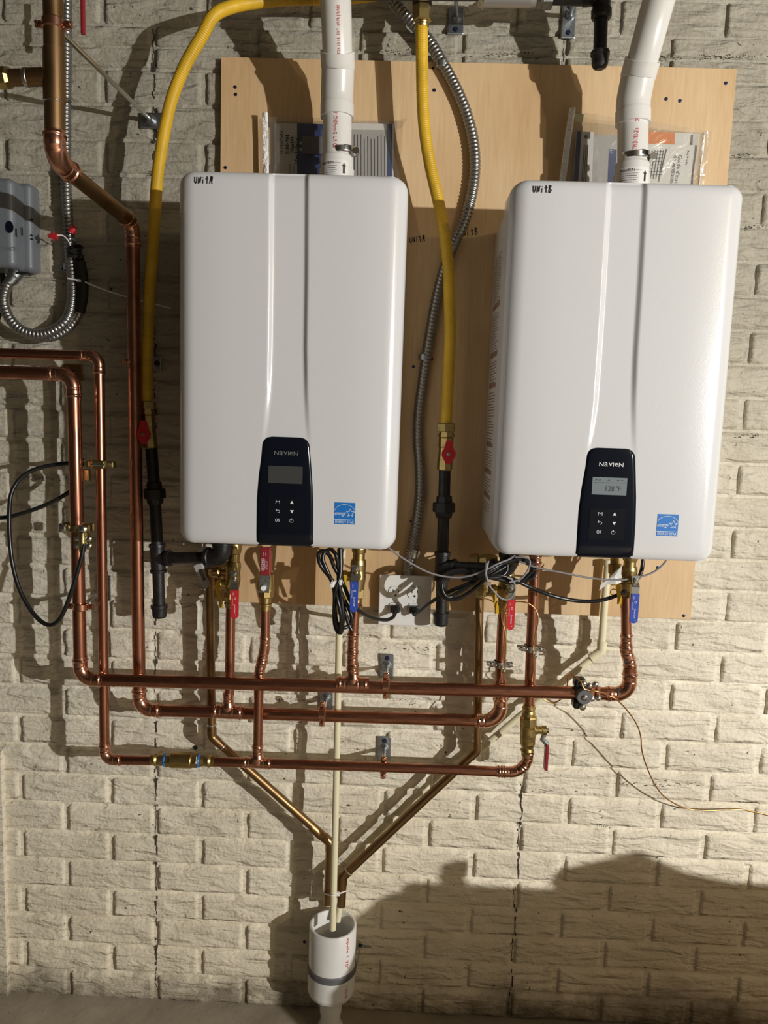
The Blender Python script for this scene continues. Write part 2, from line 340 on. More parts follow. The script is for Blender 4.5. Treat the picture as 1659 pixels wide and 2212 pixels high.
def cylmap(c, axis, rad, up0, off=0.0004):
    """u runs along axis, v around the pipe; up0 = outward direction at v = 0"""
    c = Vector(c); ax = Vector(axis).normalized(); o = Vector(up0); o = (o-ax*o.dot(ax)).normalized(); s = ax.cross(o)
    return lambda x, y: c+ax*x+(o*math.cos(y/rad)-s*math.sin(y/rad))*(rad+off)
# ================================================================ THE SETTING
def struct(name, m, material, parent=None): return obj(name, m, material, parent, kind=None if parent else 'structure', loc=(0, 0, 0))
CH = 0.0762; BL = 0.2286
wall = struct('wall_back', rbox((1.0, 0.1, 1.375), (7.0, 0.2, 2.75), 0), 'joint')
def brick_mesh(seed, L, H, split=False):
    rnd = random.Random(seed); nx, nz = 24, 9; V = []; F = []; of = Vector((rnd.random()*50, rnd.random()*50, rnd.random()*50))
    tilt = rnd.uniform(-1, 1)*0.0012
    for j in range(nz+1):
        for i in range(nx+1):
            x = (i/nx-0.5); z = (j/nz-0.5); X = x*L; Z = z*H
            X = math.copysign(L/2*(1-(1-abs(2*x))**1.35), x); Z = math.copysign(H/2*(1-(1-abs(2*z))**1.2), z)
            e = min(L/2-abs(X), (H/2-abs(Z)))
            if 0 < i < nx and 0 < j < nz:
                n = noise.noise(Vector((X*11, Z*38+X*6, 0))+of); n2 = noise.noise(Vector((X*45, Z*90, 3))+of)
                h = 0.0075+tilt*2*x + n*0.0030 + n2*0.0012
                h *= min(1.0, 0.78+e/0.010)
                X += noise.noise(Vector((X*60, Z*60, 7))+of)*0.0015*(1 if e < 0.006 else 0)
            else: h = -0.0012
            V.append((X, -h, Z))
    for j in range(nz):
        for i in range(nx):
            a = j*(nx+1)+i; F.append((a, a+1, a+nx+2, a+nx+1))
    me = bpy.data.meshes.new('brick'); me.from_pydata(V, [], F); me.polygons.foreach_set('use_smooth', [True]*len(F)); me.materials.append(M['brick']); me.update(); return me
BM = [brick_mesh(i, BL-0.0125, CH-0.0052) for i in range(14)]
BLOW = [brick_mesh(50+i, BL-0.0125, CH*0.6-0.003) for i in range(4)]
BHI = [brick_mesh(70+i, BL-0.0125, CH*0.6-0.005) for i in range(4)]
rows = [(r*CH, CH, r % 2, BM) for r in range(30)] + [(30*CH, CH*0.6, 0, BLOW), (30.6*CH, CH*0.6, 0, BHI)] + [(31.2*CH+k*CH, CH, 1-k % 2, BM) for k in range(4)]
rest = MB(); nb = 0; rb = random.Random(3)
for z0, h, par, ms in rows:
    zc = z0+h/2
    pl = P(0, 1106, 0).x; 
    for k in range(-9, 20):
        xc = (2*k+1+par)*BL/2 if True else 0
        if xc < -1.9 or xc > 3.6: continue
        me = ms[rb.randrange(len(ms))]; flip = rb.random() < 0.5
        t = (zc-1.2)/1.2
        inview = (-0.50+abs(0)*0 < xc < 1.72-0.12*t) and zc < 2.52
        hidden = (0.28 < xc < 1.18) and (1.20 < zc < 2.20)
        if hidden: continue
        if inview:
            o = bpy.data.objects.new('brick', me); COL.objects.link(o); o.parent = wall; o.location = (xc, 0, zc)
            o.rotation_euler = (0, math.pi if flip else 0, 0); nb += 1
        else:
            s = -1 if flip else 1
            rest.add([(v.co.x*s+xc, v.co.y, v.co.z*s+zc) for v in me.vertices], [tuple(p.vertices) for p in me.polygons])
obj('brickwork', rest, 'brick', wall, kind='stuff')
print('bricks', nb)
# form-panel seams: ragged dark cracks down the wall and the ledge under the top course
cr = MB(); rc = random.Random(5)
for xs in (0.003, 4*BL+0.003, -4*BL+0.003):
    z = 0.0
    while z < 2.7:
        dz = rc.uniform(0.004, 0.016); 
        if rc.random() < 0.72:
            wd = rc.choice((0.0008, 0.0012, 0.0016, 0.0030)); x = xs+rc.uniform(-0.0022, 0.0022); r_ = int(z/CH); jt = (r_ % 2 == 0) if z < 30*CH else True; yb = -0.0012 if jt else -0.0098; x -= 0.004*jt; x2 = x+rc.uniform(-0.0015, 0.0015)
            cr.add([(x-wd/2, yb, z), (x+wd/2, yb, z), (x2+wd/2, yb, z+dz), (x2-wd/2, yb, z+dz),
                    (x-wd/2, 0.001, z), (x+wd/2, 0.001, z), (x2+wd/2, 0.001, z+dz), (x2-wd/2, 0.001, z+dz)], [(0,1,2,3),(0,4,5,1),(3,2,6,7),(0,3,7,4),(1,5,6,2)], False)
        z += dz
obj('panel_seam', cr, 'crack', wall, kind='stuff')
dr = MB()
for (px, py, n_, sp) in ((745, 1372, 26, 50), (1180, 1705, 20, 60), (1300, 1782, 16, 16), (1420, 1690, 50, 110), (900, 1400, 14, 30), (610, 1368, 12, 16), (640, 1510, 26, 60), (880, 1510, 12, 40), (95, 1036, 14, 34),
                        (1560, 128, 60, 100), (1420, 128, 30, 60), (900, 118, 40, 70), (1080, 124, 30, 60), (1600, 340, 22, 40), (1620, 493, 20, 36), (1622, 940, 22, 34), (330, 380, 8, 6)):
    for k in range(n_):
        a = P(px+rc.gauss(0, sp*0.5), py+rc.gauss(0, 3)+0.03*0, 0); l = rc.uniform(0.001, 0.006); hgt = rc.uniform(0.0008, 0.0022)
        a.y = -0.0103; dr.add([a, a+Vector((l, 0, rc.uniform(-.001, .001))), a+Vector((l*0.8, 0, hgt)), a+Vector((0.0005, 0, hgt))], [(0, 1, 2, 3)], False)
obj('chipped_paint', dr, 'crack', wall, kind='stuff')
# floor, ceiling and the rest of the basement shell
fl = MB(); nx, ny = 90, 40; V = []
for j in range(ny+1):
    for i in range(nx+1):
        x = -1.6+i*3.8/nx; y = 0.0-j*1.2/ny; y0 = y
        h = noise.noise(Vector((x*14, y*14, 1)))*0.004+noise.noise(Vector((x*50, y*50, 2)))*0.0015
        if j < 3: h += 0.006*(3-j)/3+abs(noise.noise(Vector((x*40, y, 4))))*0.008
        V.append((x, y, h*(0 if j == ny or i in (0, nx) else 1)))
fl.add(V, [(j*(nx+1)+i, (j+1)*(nx+1)+i, (j+1)*(nx+1)+i+1, j*(nx+1)+i+1) for j in range(ny) for i in range(nx)])
fl.add([(-2.5, 0, -0.001), (-2.5, -5.5, -0.001), (4.5, -5.5, -0.001), (4.5, 0, -0.001), (-2.5, 0, -0.1), (-2.5, -5.5, -0.1), (4.5, -5.5, -0.1), (4.5, 0, -0.1)],
       [(0, 1, 2, 3), (7, 6, 5, 4), (0, 4, 5, 1), (1, 5, 6, 2), (2, 6, 7, 3), (3, 7, 4, 0)], False)
struct('floor', fl, 'floor')
struct('ceiling', rbox((1.0, -2.75, 2.80), (7.2, 5.7, 0.1), 0), 'joist')
struct('wall_left', rbox((-2.55, -2.75, 1.375), (0.1, 5.5, 2.75), 0), 'dim')
struct('wall_right', rbox((4.55, -2.75, 1.375), (0.1, 5.5, 2.75), 0), 'dim')
struct('wall_front', rbox((1.0, -5.55, 1.375), (7.2, 0.1, 2.75), 0), 'dim')
a = P(6, 1750, 0.02); b = P(18, 2180, 0.02)
struct('trim_1', rbox(((a.x+b.x)/2-0.15, -0.011, 0.335), (0.3, 0.018, 0.67), 0.002), 'joint')
# unseen boards and a block, added and shaped to shade the foot of the wall
t = thing('shadow_board', 'unseen board added out of view on the right to shade the wall foot', 'board', (2.2, -1.0, 0))
obj('board_panel', rbox((2.27, -1.0, 0.413), (1.44, 0.02, 0.826), 0.002), 'card', t)
obj('foot', rbox((1.7, -1.0, 0.02), (0.05, 0.05, 0.04), 0.002), 'card', t); obj('foot', rbox((2.7, -1.0, 0.02), (0.05, 0.05, 0.04), 0.002), 'card', t)
pts = [Vector(q) for q in ((1.38, -1.04, 0), (1.38, -1.04, 0.665), (1.46, -1.04, 0.745), (1.55, -1.04, 0.820), (1.62, -1.04, 0.824), (1.62, -1.04, 0))]
tag(obj('shadow_panel', plate(pts, 0.02, (0, 1, 0)), 'card'), 'unseen slanted panel added out of view to shape the left edge of the shadow', 'panel')  # unseen panel, added to cast the sloping left edge of the wall shadow
pts = [Vector(q) for q in ((1.843, -1.06, 0), (1.843, -1.06, 0.886), (1.965, -1.06, 0.921), (2.04, -1.06, 0.889), (2.12, -1.06, 0.875), (2.75, -1.06, 0.875), (2.75, -1.06, 0))]
tag(obj('shadow_sheet', plate(pts, 0.02, (0, 1, 0)), 'card'), 'unseen peaked sheet added out of view to shape the peak of the shadow', 'cardboard')  # unseen sheet, its outline cut to cast the peak at the right
tag(obj('shadow_block', prof((1.63, -1.0, 0.826), (1.63, -1.0, 0.866), [(0, .017), (0.9, .017), (0.9, .018), (1, .018)]), 'zinc'), 'unseen round block added out of view to cast a small bump of shadow', 'shadow_caster')  # unseen block, added for the small bump along the shadow's top
# ================================================================ PLYWOOD
TL = P(385, 118, .018); TR = P(1592, 156, .018); BR = P(1487, 1337, .018); BLp = P(385, 1294, .018)
x0 = 0.157; x1 = (TR.x+BR.x)/2; zt = (TL.z+TR.z)/2; zb = (BR.z+BLp.z)/2
print('ply', TL, TR, BR, BLp)
board = thing('plywood_board', 'large plywood backer board screwed to the brick wall behind both heaters', 'board', (0.7, -0.009, zb))
obj('board_panel', rbox(((x0+x1)/2, -0.0180, (zt+zb)/2), (x1-x0, 0.012, zt-zb), 0.0008, seg=1), 'wood', board)
def screw(px, py, parent, d=.0243, r=.0038, material='bluesteel', down=0):
    c = P(px, py, d); m = prof(c+Vector((0, .004, 0)), c+Vector((0, -0.0012, 0)), [(0, r*0.5), (0.5, r), (0.95, r*0.95), (1, r*0.45), ], n=14)
    return obj('screw', m, material, parent)
for q in ((508, 188), (509, 204), (487, 362), (938, 195), (1439, 214), (1469, 218), (1568, 180), (893, 792), (888, 1126), (1421, 1226), (1477, 1330), (895, 520)):
    if q != (895, 520): screw(*q, board)
m = hand('UNiTA', .036, .012, .0016, pmap(P(902, 517, .0243), (1, 0, .16), (0, 0, 1))); obj('handwriting', m, 'ink', board)
m = hand('UnitB', .046, .013, .0016, pmap(P(1013, 502, .0243), (1, 0, .16), (0, 0, 1))); obj('handwriting', m, 'ink', board)
# ================================================================ WATER HEATERS
HW, HH, YF = 0.2180, 0.706, 0.33
XA, XB = 0.3650, 0.9915; Z0 = 1.2680
def interp(t, tab):
    for i in range(len(tab)-1):
        if tab[i][0] <= t <= tab[i+1][0]:
            a, b = tab[i], tab[i+1]; s = (t-a[0])/(b[0]-a[0]); return a[1]+(b[1]-a[1])*s
    return tab[0][1] if t < tab[0][0] else tab[-1][1]
def loc_tab(l):
    o = []
    for px, py in l: q = P(px, py, YF); o.append((q.z-Z0, q.x-XA))
    return sorted(o)
LT = loc_tab([(586, 380), (585, 600), (583, 750), (580.5, 850), (575, 910), (569, 950), (566, 985), (560, 1030), (556, 1080), (555, 1178)])
RT = loc_tab([(662, 380), (661, 600), (659, 750), (660.5, 850), (663.5, 910), (667, 950), (671, 1000), (674.5, 1050), (676, 1100), (675, 1178)])
def chan(z): 
    return 0.007*min(1, max(0, (z-0.19)/0.16))
def edge_drop(x, z):
    """how far the enamel cover falls back behind its front plane"""
    R = 0.030; rc_ = 0.030; ax = abs(x); az = z; W = HW; 
    dx = W-ax; dzb = az; dzt = HH-az; dz = min(dzb, dzt)
    Rx = 0.034; Rz = 0.020 if dzt < dzb else 0.026
    ex = max(0, 1-dx/Rx); ez = max(0, 1-dz/Rz)
    e = math.hypot(ex, ez)
    D_ = (0.028*ex*ex+0.011*ez*ez)/(ex*ex+ez*ez) if e > 0 else 0
    return D_*(1-math.sqrt(max(0, 1-min(1, e)**2)))+0.0065*max(0, (ax-0.12)/0.098)**2
def cover_y(x, z):
    y = edge_drop(x, z)
    l = interp(z, LT); r = interp(z, RT); c = chan(z); wtr = 0.0055
    def sm(t): t = max(0, min(1, t)); return t*t*(3-2*t)
    y += c*sm((x-l+wtr)/(2*wtr))*sm((r-x+wtr)/(2*wtr)); return -YF+y
def cover_mesh(X):
    m = MB(); V = []; rows_ = []; rc_ = 0.026
    zs = [0.0]+[0.026*(k/10)**1.6 for k in range(1, 11)]+[0.026+(HH-0.026-0.022)*k/46 for k in range(1, 46)]+[HH-0.022*(1-(k/9))**1.6 for k in range(0, 10)]
    zs = sorted(set(zs))
    for z in zs:
        dz = min(z, HH-z); w_ = HW - (rc_-math.sqrt(max(0, rc_**2-(rc_-min(dz, rc_))**2)))
        l = interp(z, LT); r = interp(z, RT); xs = []
        xs += [-w_+0.036*(k/10)**1.5 for k in range(11)]
        xs += [-w_+0.036+(l-0.008+w_-0.036)*k/6 for k in range(1, 7)]
        xs += [l-0.008+0.016*k/8 for k in range(1, 9)]
        xs += [l+0.008+(r-l-0.016)*k/5 for k in range(1, 6)]
        xs += [r-0.008+0.016*k/8 for k in range(1, 9)]
        xs += [r+0.008+(w_-0.036-r-0.008)*k/6 for k in range(1, 7)]
        xs += [w_-0.036*(1-k/10)**1.5 for k in range(1, 11)]
        rows_.append([(X+x, cover_y(x, z) if abs(abs(x)-w_) > 1e-6 and z not in (zs[0], zs[-1]) else -YF+0.011+0.0235*min(1, (HW-0.03 < abs(x))*((abs(x)-HW+0.03)/0.03)), Z0+z) for x in xs])
    n = len(rows_[0]); V = [v for r_ in rows_ for v in r_]
    F = [(j*n+i, j*n+i+1, (j+1)*n+i+1, (j+1)*n+i) for j in range(len(rows_)-1) for i in range(n-1)]
    # skirt running back from the rim
    rim = [j*n for j in range(len(rows_))][::-1]+[i for i in range(1, n)]+[j*n+n-1 for j in range(1, len(rows_))]+[(len(rows_)-1)*n+i for i in range(n-2, 0, -1)]
    k0 = len(V)
    for i in rim:
        v = V[i]; V.append((v[0], -0.235, v[2]))
    for i in range(len(rim)):
        i2 = (i+1) % len(rim); F.append((rim[i], k0+i, k0+i2, rim[i2]))
    m.add(V, F); return m
def panel_mesh(X):
    z1 = P(618, 944, YF).z-Z0; m = MB(); rows_ = []; N = 34; nx = 16; rc_ = 0.017
    for j in range(N+1):
        z = 0.0008+(z1-0.0008)*(1-(1-j/N)**1.4); l = interp(z, LT)-0.0008; r = interp(z, RT)+0.0008
        if z1-z < rc_: ins = rc_-math.sqrt(max(0, rc_**2-(rc_-(z1-z))**2)); l += ins; r -= ins
        rows_.append([(X+l+(r-l)*i/nx, -YF+edge_drop(0, z)-0.0022+0.0016*(abs(2*i/nx-1)**4), Z0+z) for i in range(nx+1)])
    n = nx+1; V = [v for q in rows_ for v in q]; F = [(j*n+i, j*n+i+1, (j+1)*n+i+1, (j+1)*n+i) for j in range(N) for i in range(nx)]
    rim = [j*n for j in range(N+1)][::-1]+list(range(1, n))+[j*n+n-1 for j in range(1, N+1)]+[N*n+i for i in range(n-2, 0, -1)]
    k0 = len(V); V += [(V[i][0], V[i][1]+0.012, V[i][2]) for i in rim]
    F += [(rim[i], k0+i, k0+(i+1) % len(rim), rim[(i+1) % len(rim)]) for i in range(len(rim))]
    m.add(V, F); return m
def lp(px, py):
    q = P(px, py, YF); return q.x-XA, q.z-Z0
def heater(X, unit, label, lit):
    r = thing('water_heater', label, 'water heater', (X, -0.02, Z0))
    obj('front_cover', cover_mesh(X), 'enamel', r)
    m = rbox((X, -0.1375, Z0+0.345), (2*HW-0.014, 0.224, 0.672), 0.006); obj('casing', m, 'casing', r)
    obj('edge_strip', rbox((X-HW+0.005, -0.232, Z0+0.35), (0.008, 0.012, 0.64), 0.002), 'casing', r); obj('edge_strip', rbox((X+HW-0.005, -0.232, Z0+0.35), (0.008, 0.012, 0.64), 0.002), 'casing', r)
    mk = lambda x, z: Vector((X+x, cover_y(x, z)-0.0014, Z0+z))
    x, z = lp(441, 389); obj('handwriting', hand('UNitA' if unit == 'A' else 'UNitB', .036, .0115, .0015, mk, cx=x+(0 if unit == 'A' else 0.004), cy=z), 'ink', r)
    # side instruction sheet on the left flank
    sx = X-HW+0.0068; sd = MB(); txt = MB(); bars = MB()
    sd.join(rbox((sx, -0.12, Z0+0.335), (0.0006, 0.135, 0.57), 0)); sh = obj('instruction_sheet', sd, 'greypaper' if False else 'casing', r, label='printed instruction sheet on the side')
    sm_ = pmap((sx-0.0004, -0.12, Z0+0.335), (0, -1, 0), (0, 0, 1), 0.0003); rs = random.Random(4)
    zz = 0.275
    while zz > -0.275:
        if any(abs(zz-b) < 0.008 for b in (0.165, 0.06, -0.005, -0.13, -0.19, -0.245)):
            a0 = -0.060; bars = MB(); bars.add([sm_(a0, zz-0.005), sm_(0.060, zz-0.005), sm_(0.060, zz+0.005), sm_(a0, zz+0.005)], [(0, 1, 2, 3)], False); obj('header_bar', bars, 'brownprint', sh); zz -= 0.016; continue
        c1 = rs.choice((0.058, 0.055, 0.03, 0.05)); txt.add([sm_(-0.058, zz-0.0011), sm_(c1, zz-0.0011), sm_(c1, zz+0.0011), sm_(-0.058, zz+0.0011)], [(0, 1, 2, 3)], False)
        zz -= 0.0062
    obj('text_lines', txt, 'brownprint', sh)
    # control panel
    pn = obj('control_panel', panel_mesh(X), 'panel', r, label='black control panel with display and touch keys')
    pm = pmap((X, -YF-0.0022, Z0), (1, 0, 0), (0, 0, 1), 0.0003)
    x, z = lp(618, 979); m = MB()
    wds = (('N', .0085, 0), ('a', .0068, -.0), ('v', .0072, 0), ('I', .0012, 0), ('e', .0070, 0), ('N', .0085, 0)); cx = x-0.0225
    for ch, wd, dy in wds:
        cx += wd/2; hh = .0078 if ch in 'NI' else .0066; text(ch, wd, hh if ch != 'a' else .0078, pm, m, cx, z); cx += wd/2+.0014
    obj('logo', m, 'logo' if lit else 'logo_dim', pn)
    x, z = lp(617, 1025.5); x2, z2 = lp(581, 1006); x3, z3 = lp(654, 1046)
    sc = obj('display', rbox((X+x, -YF-0.0024, Z0+z), (x3-x2, 0.0008, z2-z3), 0.0002, seg=1), 'lcd_on' if lit else 'lcd', pn, label='lit grey display reading 128°F' if lit else 'dark blank display')
    dm = pmap((X+x, -YF-0.0029, Z0+z), (1, 0, 0), (0, 0, 1), 0.0002); ds = MB()
    if lit:
        text('128', .0165, .0105, dm, ds, .0015, -.0045); text('°F', .0085, .0105, dm, ds, .0175, -.0040)
        ds.add([dm(-.031, .0065), dm(.031, .0065), dm(.031, .0071), dm(-.031, .0071)], [(0, 1, 2, 3)], False)
        for u, v, ww in ((-.026, .0115, .005), (-.019, .0115, .003), (-.002, .0115, .004), (.016, .0115, .007), (.024, .0115, .003)): stroke([(u-ww/2, v-.001), (u, v+.001), (u+ww/2, v)], .0009, dm, ds)
        obj('digits', ds, 'lcd_ink', pn)
    a = lp(578, 1072); b = lp(653, 1141); obj('key_pad', rbox((X+(a[0]+b[0])/2, -YF-0.0024, Z0+(a[1]+b[1])/2), (b[0]-a[0], 0.0006, a[1]-b[1]), 0.0002, seg=1), 'panelpad', pn)
    pm = pmap((X, -YF-0.0028, Z0), (1, 0, 0), (0, 0, 1), 0.0002); k = MB(); 
    x, z = lp(600.5, 1084.5); stroke([(x-.0038, z-.0032), (x-.0036, z+.0032), (x, z), (x+.0036, z+.0032), (x+.0038, z-.0032)], .0008, pm, k)
    x, z = lp(631, 1085); k.add([pm(x-.0036, z-.003), pm(x+.0036, z-.003), pm(x, z+.0034)], [(0, 1, 2)], False)
    x, z = lp(631, 1105); k.add([pm(x-.0036, z+.003), pm(x, z-.0034), pm(x+.0036, z+.003)], [(0, 1, 2)], False)
    x, z = lp(600.5, 1104); stroke([(x-.004, z+.0022), (x+.002, z+.0022), (x+.0038, z+.001), (x+.0038, z-.0012), (x+.002, z-.0026), (x, z-.0026)], .0008, pm, k); stroke([(x-.002, z+.0042), (x-.004, z+.0022), (x-.002, z+.0004)], .0008, pm, k)
    x, z = lp(600, 1123); text('OK', .0096, .0066, pm, k, x, z)
    x, z = lp(630, 1124); stroke([(x+.0036*math.sin(q), z-.0003+.0036*math.cos(q)) for q in [0.6+i*(5.08/14) for i in range(15)]], .0008, pm, k); stroke([(x, z+.004), (x, z+.0003)], .0009, pm, k)
    obj('key_symbols', k, 'logo', pn)
    # energy sticker
    xa, za = lp(721.5, 1085); xb, zb_ = lp(768, 1133); cx_ = (xa+xb)/2; W = .0405; H = .0425; zc = (za+zb_)/2; ys_ = cover_y(cx_+.5*W, zc)-.0002 if False else cover_y(cx_-.2*W, zc)
    st = obj('energy_sticker', rbox((X+cx_, ys_-0.0003, Z0+zc), (W, 0.0006, H), 0), 'starblue', r, label='blue energy rating sticker with white star')
    pm = pmap((X+cx_, ys_-0.0006, Z0+zc), (1, 0, 0), (0, 0, 1), 0.0002); q = MB()
    stroke([(-W/2, -.0125), (W/2, -.0125)], .0009, pm, q)
    stroke([(.0203*math.sin(t_)*1.0, .0175-.0125*(1-math.cos(t_))*1.2) for t_ in [(-1.35+2.7*i/20) for i in range(21)]], .0009, pm, q)
    sx_, sz_ = .011, .0012; st5 = [(sx_+(.0088 if i % 2 == 0 else .0036)*math.sin(i*math.pi/5), sz_+(.0088 if i % 2 == 0 else .0036)*math.cos(i*math.pi/5)) for i in range(11)]; stroke(st5, .0008, pm, q)
    en = [(-.019, -.0025), (-.014, -.001), (-.0125, .001), (-.014, .0022), (-.0155, .0005), (-.0145, -.002), (-.0125, -.001), (-.0115, .0012), (-.011, -.002), (-.0095, .0010), (-.0085, -.001), (-.0065, .0004), (-.006, .0014), (-.0072, .0004), (-.006, -.002), (-.0035, .001), (-.003, -.0015), (-.0018, .001), (-.0008, .0012), (-.002, -.0008), (0, .001), (-.0004, -.005), (-.002, -.006), (.001, -.002), (.002, .001), (.0022, -.001), (.0045, .001), (.003, -.0055), (.0015, -.006), (.0045, -.001), (.007, .001)]
    shr = lambda a, b: pm(a+.35*b, b); text('energy', .0215, .0078, shr, q, -.0085, -.0022); text('ENERGY STAR', .0365, .0050, pm, q, 0, -.0169); obj('sticker_print', q, 'logo', st)
    # brackets and sockets seen under the casing
    for px_, w_ in ((734, .048), (545, .02)):
        u, v = lp(px_, 1184); obj('bottom_bracket', rbox((X+u*0.95, -0.20, Z0+0.004), (w_, 0.04, 0.012), 0.002), 'casing', r)
    for u in (-.09, -.02, .12): obj('grommet', prof((X+u, -0.16, Z0+0.012), (X+u, -0.16, Z0-0.006), [(0, .014), (0.7, .014), (1, .010)]), 'tape', r)
    return r
hA = heater(XA, 'A', 'white wall-hung tankless water heater on the left, marked unit A, display dark', False)
hB = heater(XB, 'B', 'white wall-hung tankless water heater on the right, marked unit B, display lit', True)
# ================================================================ PIPE PARTS
R1, R34, R12, RIRON = 0.01430, 0.01111, 0.0079, 0.01335
def tube(name, pts, r, material, parent, n=18, **k): return obj(name, sweep(pts, r, n=n), material, parent, **k)
def press_rad(path, r, both=True):
    s = [0.0]
    for i in range(1, len(path)): s.append(s[-1]+(path[i]-path[i-1]).length)
    L = s[-1]; out = []; k = r/0.0143
    for a in s:
        e = min(a, L-a)
        if e < 0.0045*k: f = 1.085
        elif e < 0.0105*k: f = 1.085+0.17*math.sin(math.pi*(e-0.0045*k)/(0.006*k))
        elif e < 0.019*k: f = 1.11
        elif e < 0.024*k: f = 1.11-0.05*math.sin(math.pi*(e-0.019*k)/(0.005*k))
        else: f = 1.12
        out.append(r*f)
    return out
def fit_path(name, path, r, parent, material='fitting', press=True):
    p = resample(path, 0.0011)
    m = sweep(p, press_rad(p, r) if press else [r*1.13]*len(p), n=22)
    return obj(name, m, material, parent)
def elbow(a, c, b, r, R, parent, ext=0.022, press=True, material='fitting', name='elbow'):
    ar, p0, p1 = arc(a, c, b, R, 14); u = (Vector(a)-Vector(c)).normalized(); v = (Vector(b)-Vector(c)).normalized()
    path = [p0+u*ext]+ar+[p1+v*ext]
    return fit_path(name, path, r, parent, material, press), p0+u*ext*0.4, p1+v*ext*0.4
def run(nodes, r, parent, R=0.026, ext=0.022, press=True, material='copper', fm='fitting', elbows=None, name='pipe'):
    """straight copper pipes between nodes, an elbow part at each inner node"""
    pts = [Vector(q) for q in nodes]; st = [pts[0]]; out = []
    for i in range(1, len(pts)-1):
        _, p, q = elbow(pts[i-1], pts[i], pts[i+1], r, R[i-1] if isinstance(R, list) else R, parent, ext, press, fm)
        out.append((st[-1], p)); st.append(q)
    out.append((st[-1], pts[-1]))
    for a, b in out: obj(name, sweep([a, (a+b)/2, b], r, n=22), material, parent)
def tee(c, d, up, r, rb, parent, L=0.036, Lb=0.034, material='fitting'):
    """d = run direction, up = branch direction"""
    c = Vector(c); d = Vector(d).normalized(); up = Vector(up).normalized(); m = MB()
    p = resample([c-d*L, c, c+d*L], 0.0011); m.join(sweep(p, press_rad(p, r), n=22))
    p = resample([c, c+up*(r+Lb)], 0.0011); rr = press_rad([q for q in p], rb)
    s = len(p); rr = [rb*1.12*(1.25-0.25*min(1, max(0, (i/s-0.3)/0.2))) if i < s*0.5 else rr[i] for i in range(s)]
    m.join(sweep(p, rr, n=22)); return obj('tee', m, material, parent)
def coupling(a, b, r, parent, material='fitting', name='coupling'): return fit_path(name, [Vector(a), Vector(b)], r, parent, material)
UP = Vector((0, 0, 1)); RT_ = Vector((1, 0, 0)); OUT = Vector((0, -1, 0))
# ---- cold header: comes in at the left, drops, runs along the top of the manifold, rises to heater B
d1 = 0.175
cold = thing('cold_water_line', 'thick copper line entering at left and forming the highest manifold pipe under both heaters', 'pipe', P(172, 1400, d1))
n_ = PL([(-60, 803), (158.5, 809), (174.5, 1467), (1360, 1500), (1361.5, 1418)], d1); n_[0] = P(-60, 803, d1)
# rise to heater B with an offset
a5 = P(1352.5, 1392, d1); a6 = P(1352, 1290, d1)
run(n_[:4]+[P(1361, 1440, d1)], R1, cold, R=[0.030, 0.030, 0.030])
m_ = P(1361, 1443, d1); o1 = P(1359.5, 1428, d1); o2 = P(1353.5, 1408, d1); o3 = P(1353, 1368, d1)
fit_path('offset_elbow', spl([m_, o1, o2, P(1352.6, 1392, d1)], 6), R34*1.12, cold); fit_path('offset_elbow', [P(1353.5, 1412, d1), o3], R34, cold)
obj('pipe', sweep([P(1353.2, 1385, d1), a6], R34, n=22), 'copper', cold)
tee(P(762, 1477.5, d1), RT_, UP, R1, R34, cold)
coupling(P(761, 1449, d1), P(761.5, 1405, d1), R34, cold); coupling(P(761.6, 1412, d1), P(763, 1364, d1), R34, cold)
obj('pipe', sweep([P(761, 1465, d1), P(763, 1370, d1), P(768.5, 1300, d1)], R34, n=22), 'copper', cold)
for s in (P(175, 1419, d1),): pass
ring_ = lambda c, ax, r, wd, parent, material='fitting', name='band': obj(name, prof(Vector(c)-Vector(ax)*wd/2, Vector(c)+Vector(ax)*wd/2, [(0, r), (0.2, r*1.05), (0.8, r*1.05), (1, r)]), material, parent)
for q in ((1366, 1384), (1112, 1492)):
    pass
# black inspection marks on the fittings
def mark(px, py, d, r, parent, w=.008, h=.0045, col='print'):
    c = P(px, py, d+r*1.0); obj('mark', rbox(c, (w, 0.0012, h), 0.0003, seg=1), col, parent)
mark(1352, 1429, d1+0.002, R34*1.18, cold, .010, .004); mark(1335.5, 1491, d1, R1*1.14, cold, .006, .010)
# ---- hot header
d2 = 0.118
old = thing('old_copper_pipe', 'wide tarnished copper pipe with soldered tee at the top left corner', 'pipe', P(116, 200, .40))
RO = 0.01745
obj('pipe', sweep([P(113, -60, .40), P(116, 60, .40), P(118.5, 290, .40)], RO, n=26), 'copper_old', old)
obj('tee', sweep(resample([P(116.2, 108, .40), P(117.8, 221, .40)], .01), RO*1.09, n=26), 'copper_old', old)
obj('tee_branch', sweep([P(117, 165, .40), P(60, 167, .40)], RO*0.88, n=26), 'copper_old', old)
for y in (108, 222): obj('solder_joint', prof(P(117-(222-y)*0.008, y-1.5, .40), P(117-(222-y)*0.008, y+1.5, .40), [(0, RO), (.3, RO*1.08), (.7, RO*1.08), (1, RO)]), 'solder', old)
obj('solder_joint', prof(P(63, 167, .40), P(52, 167, .40), [(0, RO*.87), (.2, RO*.93), (.8, RO*.91), (1, RO*.85)]), 'solder', old)
obj('solder_joint', prof(P(114.5, -6, .40), P(114.5, 0, .40), [(0, RO), (.3, RO*1.1), (.7, RO*1.06), (1, RO)]), 'solder', old)
obj('brass_union', prof(P(24, 168, .40), P(-40, 169, .40), [(0, .0155), (.1, .0195), (.9, .0195), (1, .017)], n=8, flat=True), 'brass', old)
obj('pipe', sweep([P(60, 167, .40), P(20, 168, .40)], RO*.82, n=24), 'copper_old', old)
hot = thing('hot_water_line', 'copper line dropping left of the left yellow gas tube and forming the middle manifold pipe', 'pipe', P(300, 1480, d2))
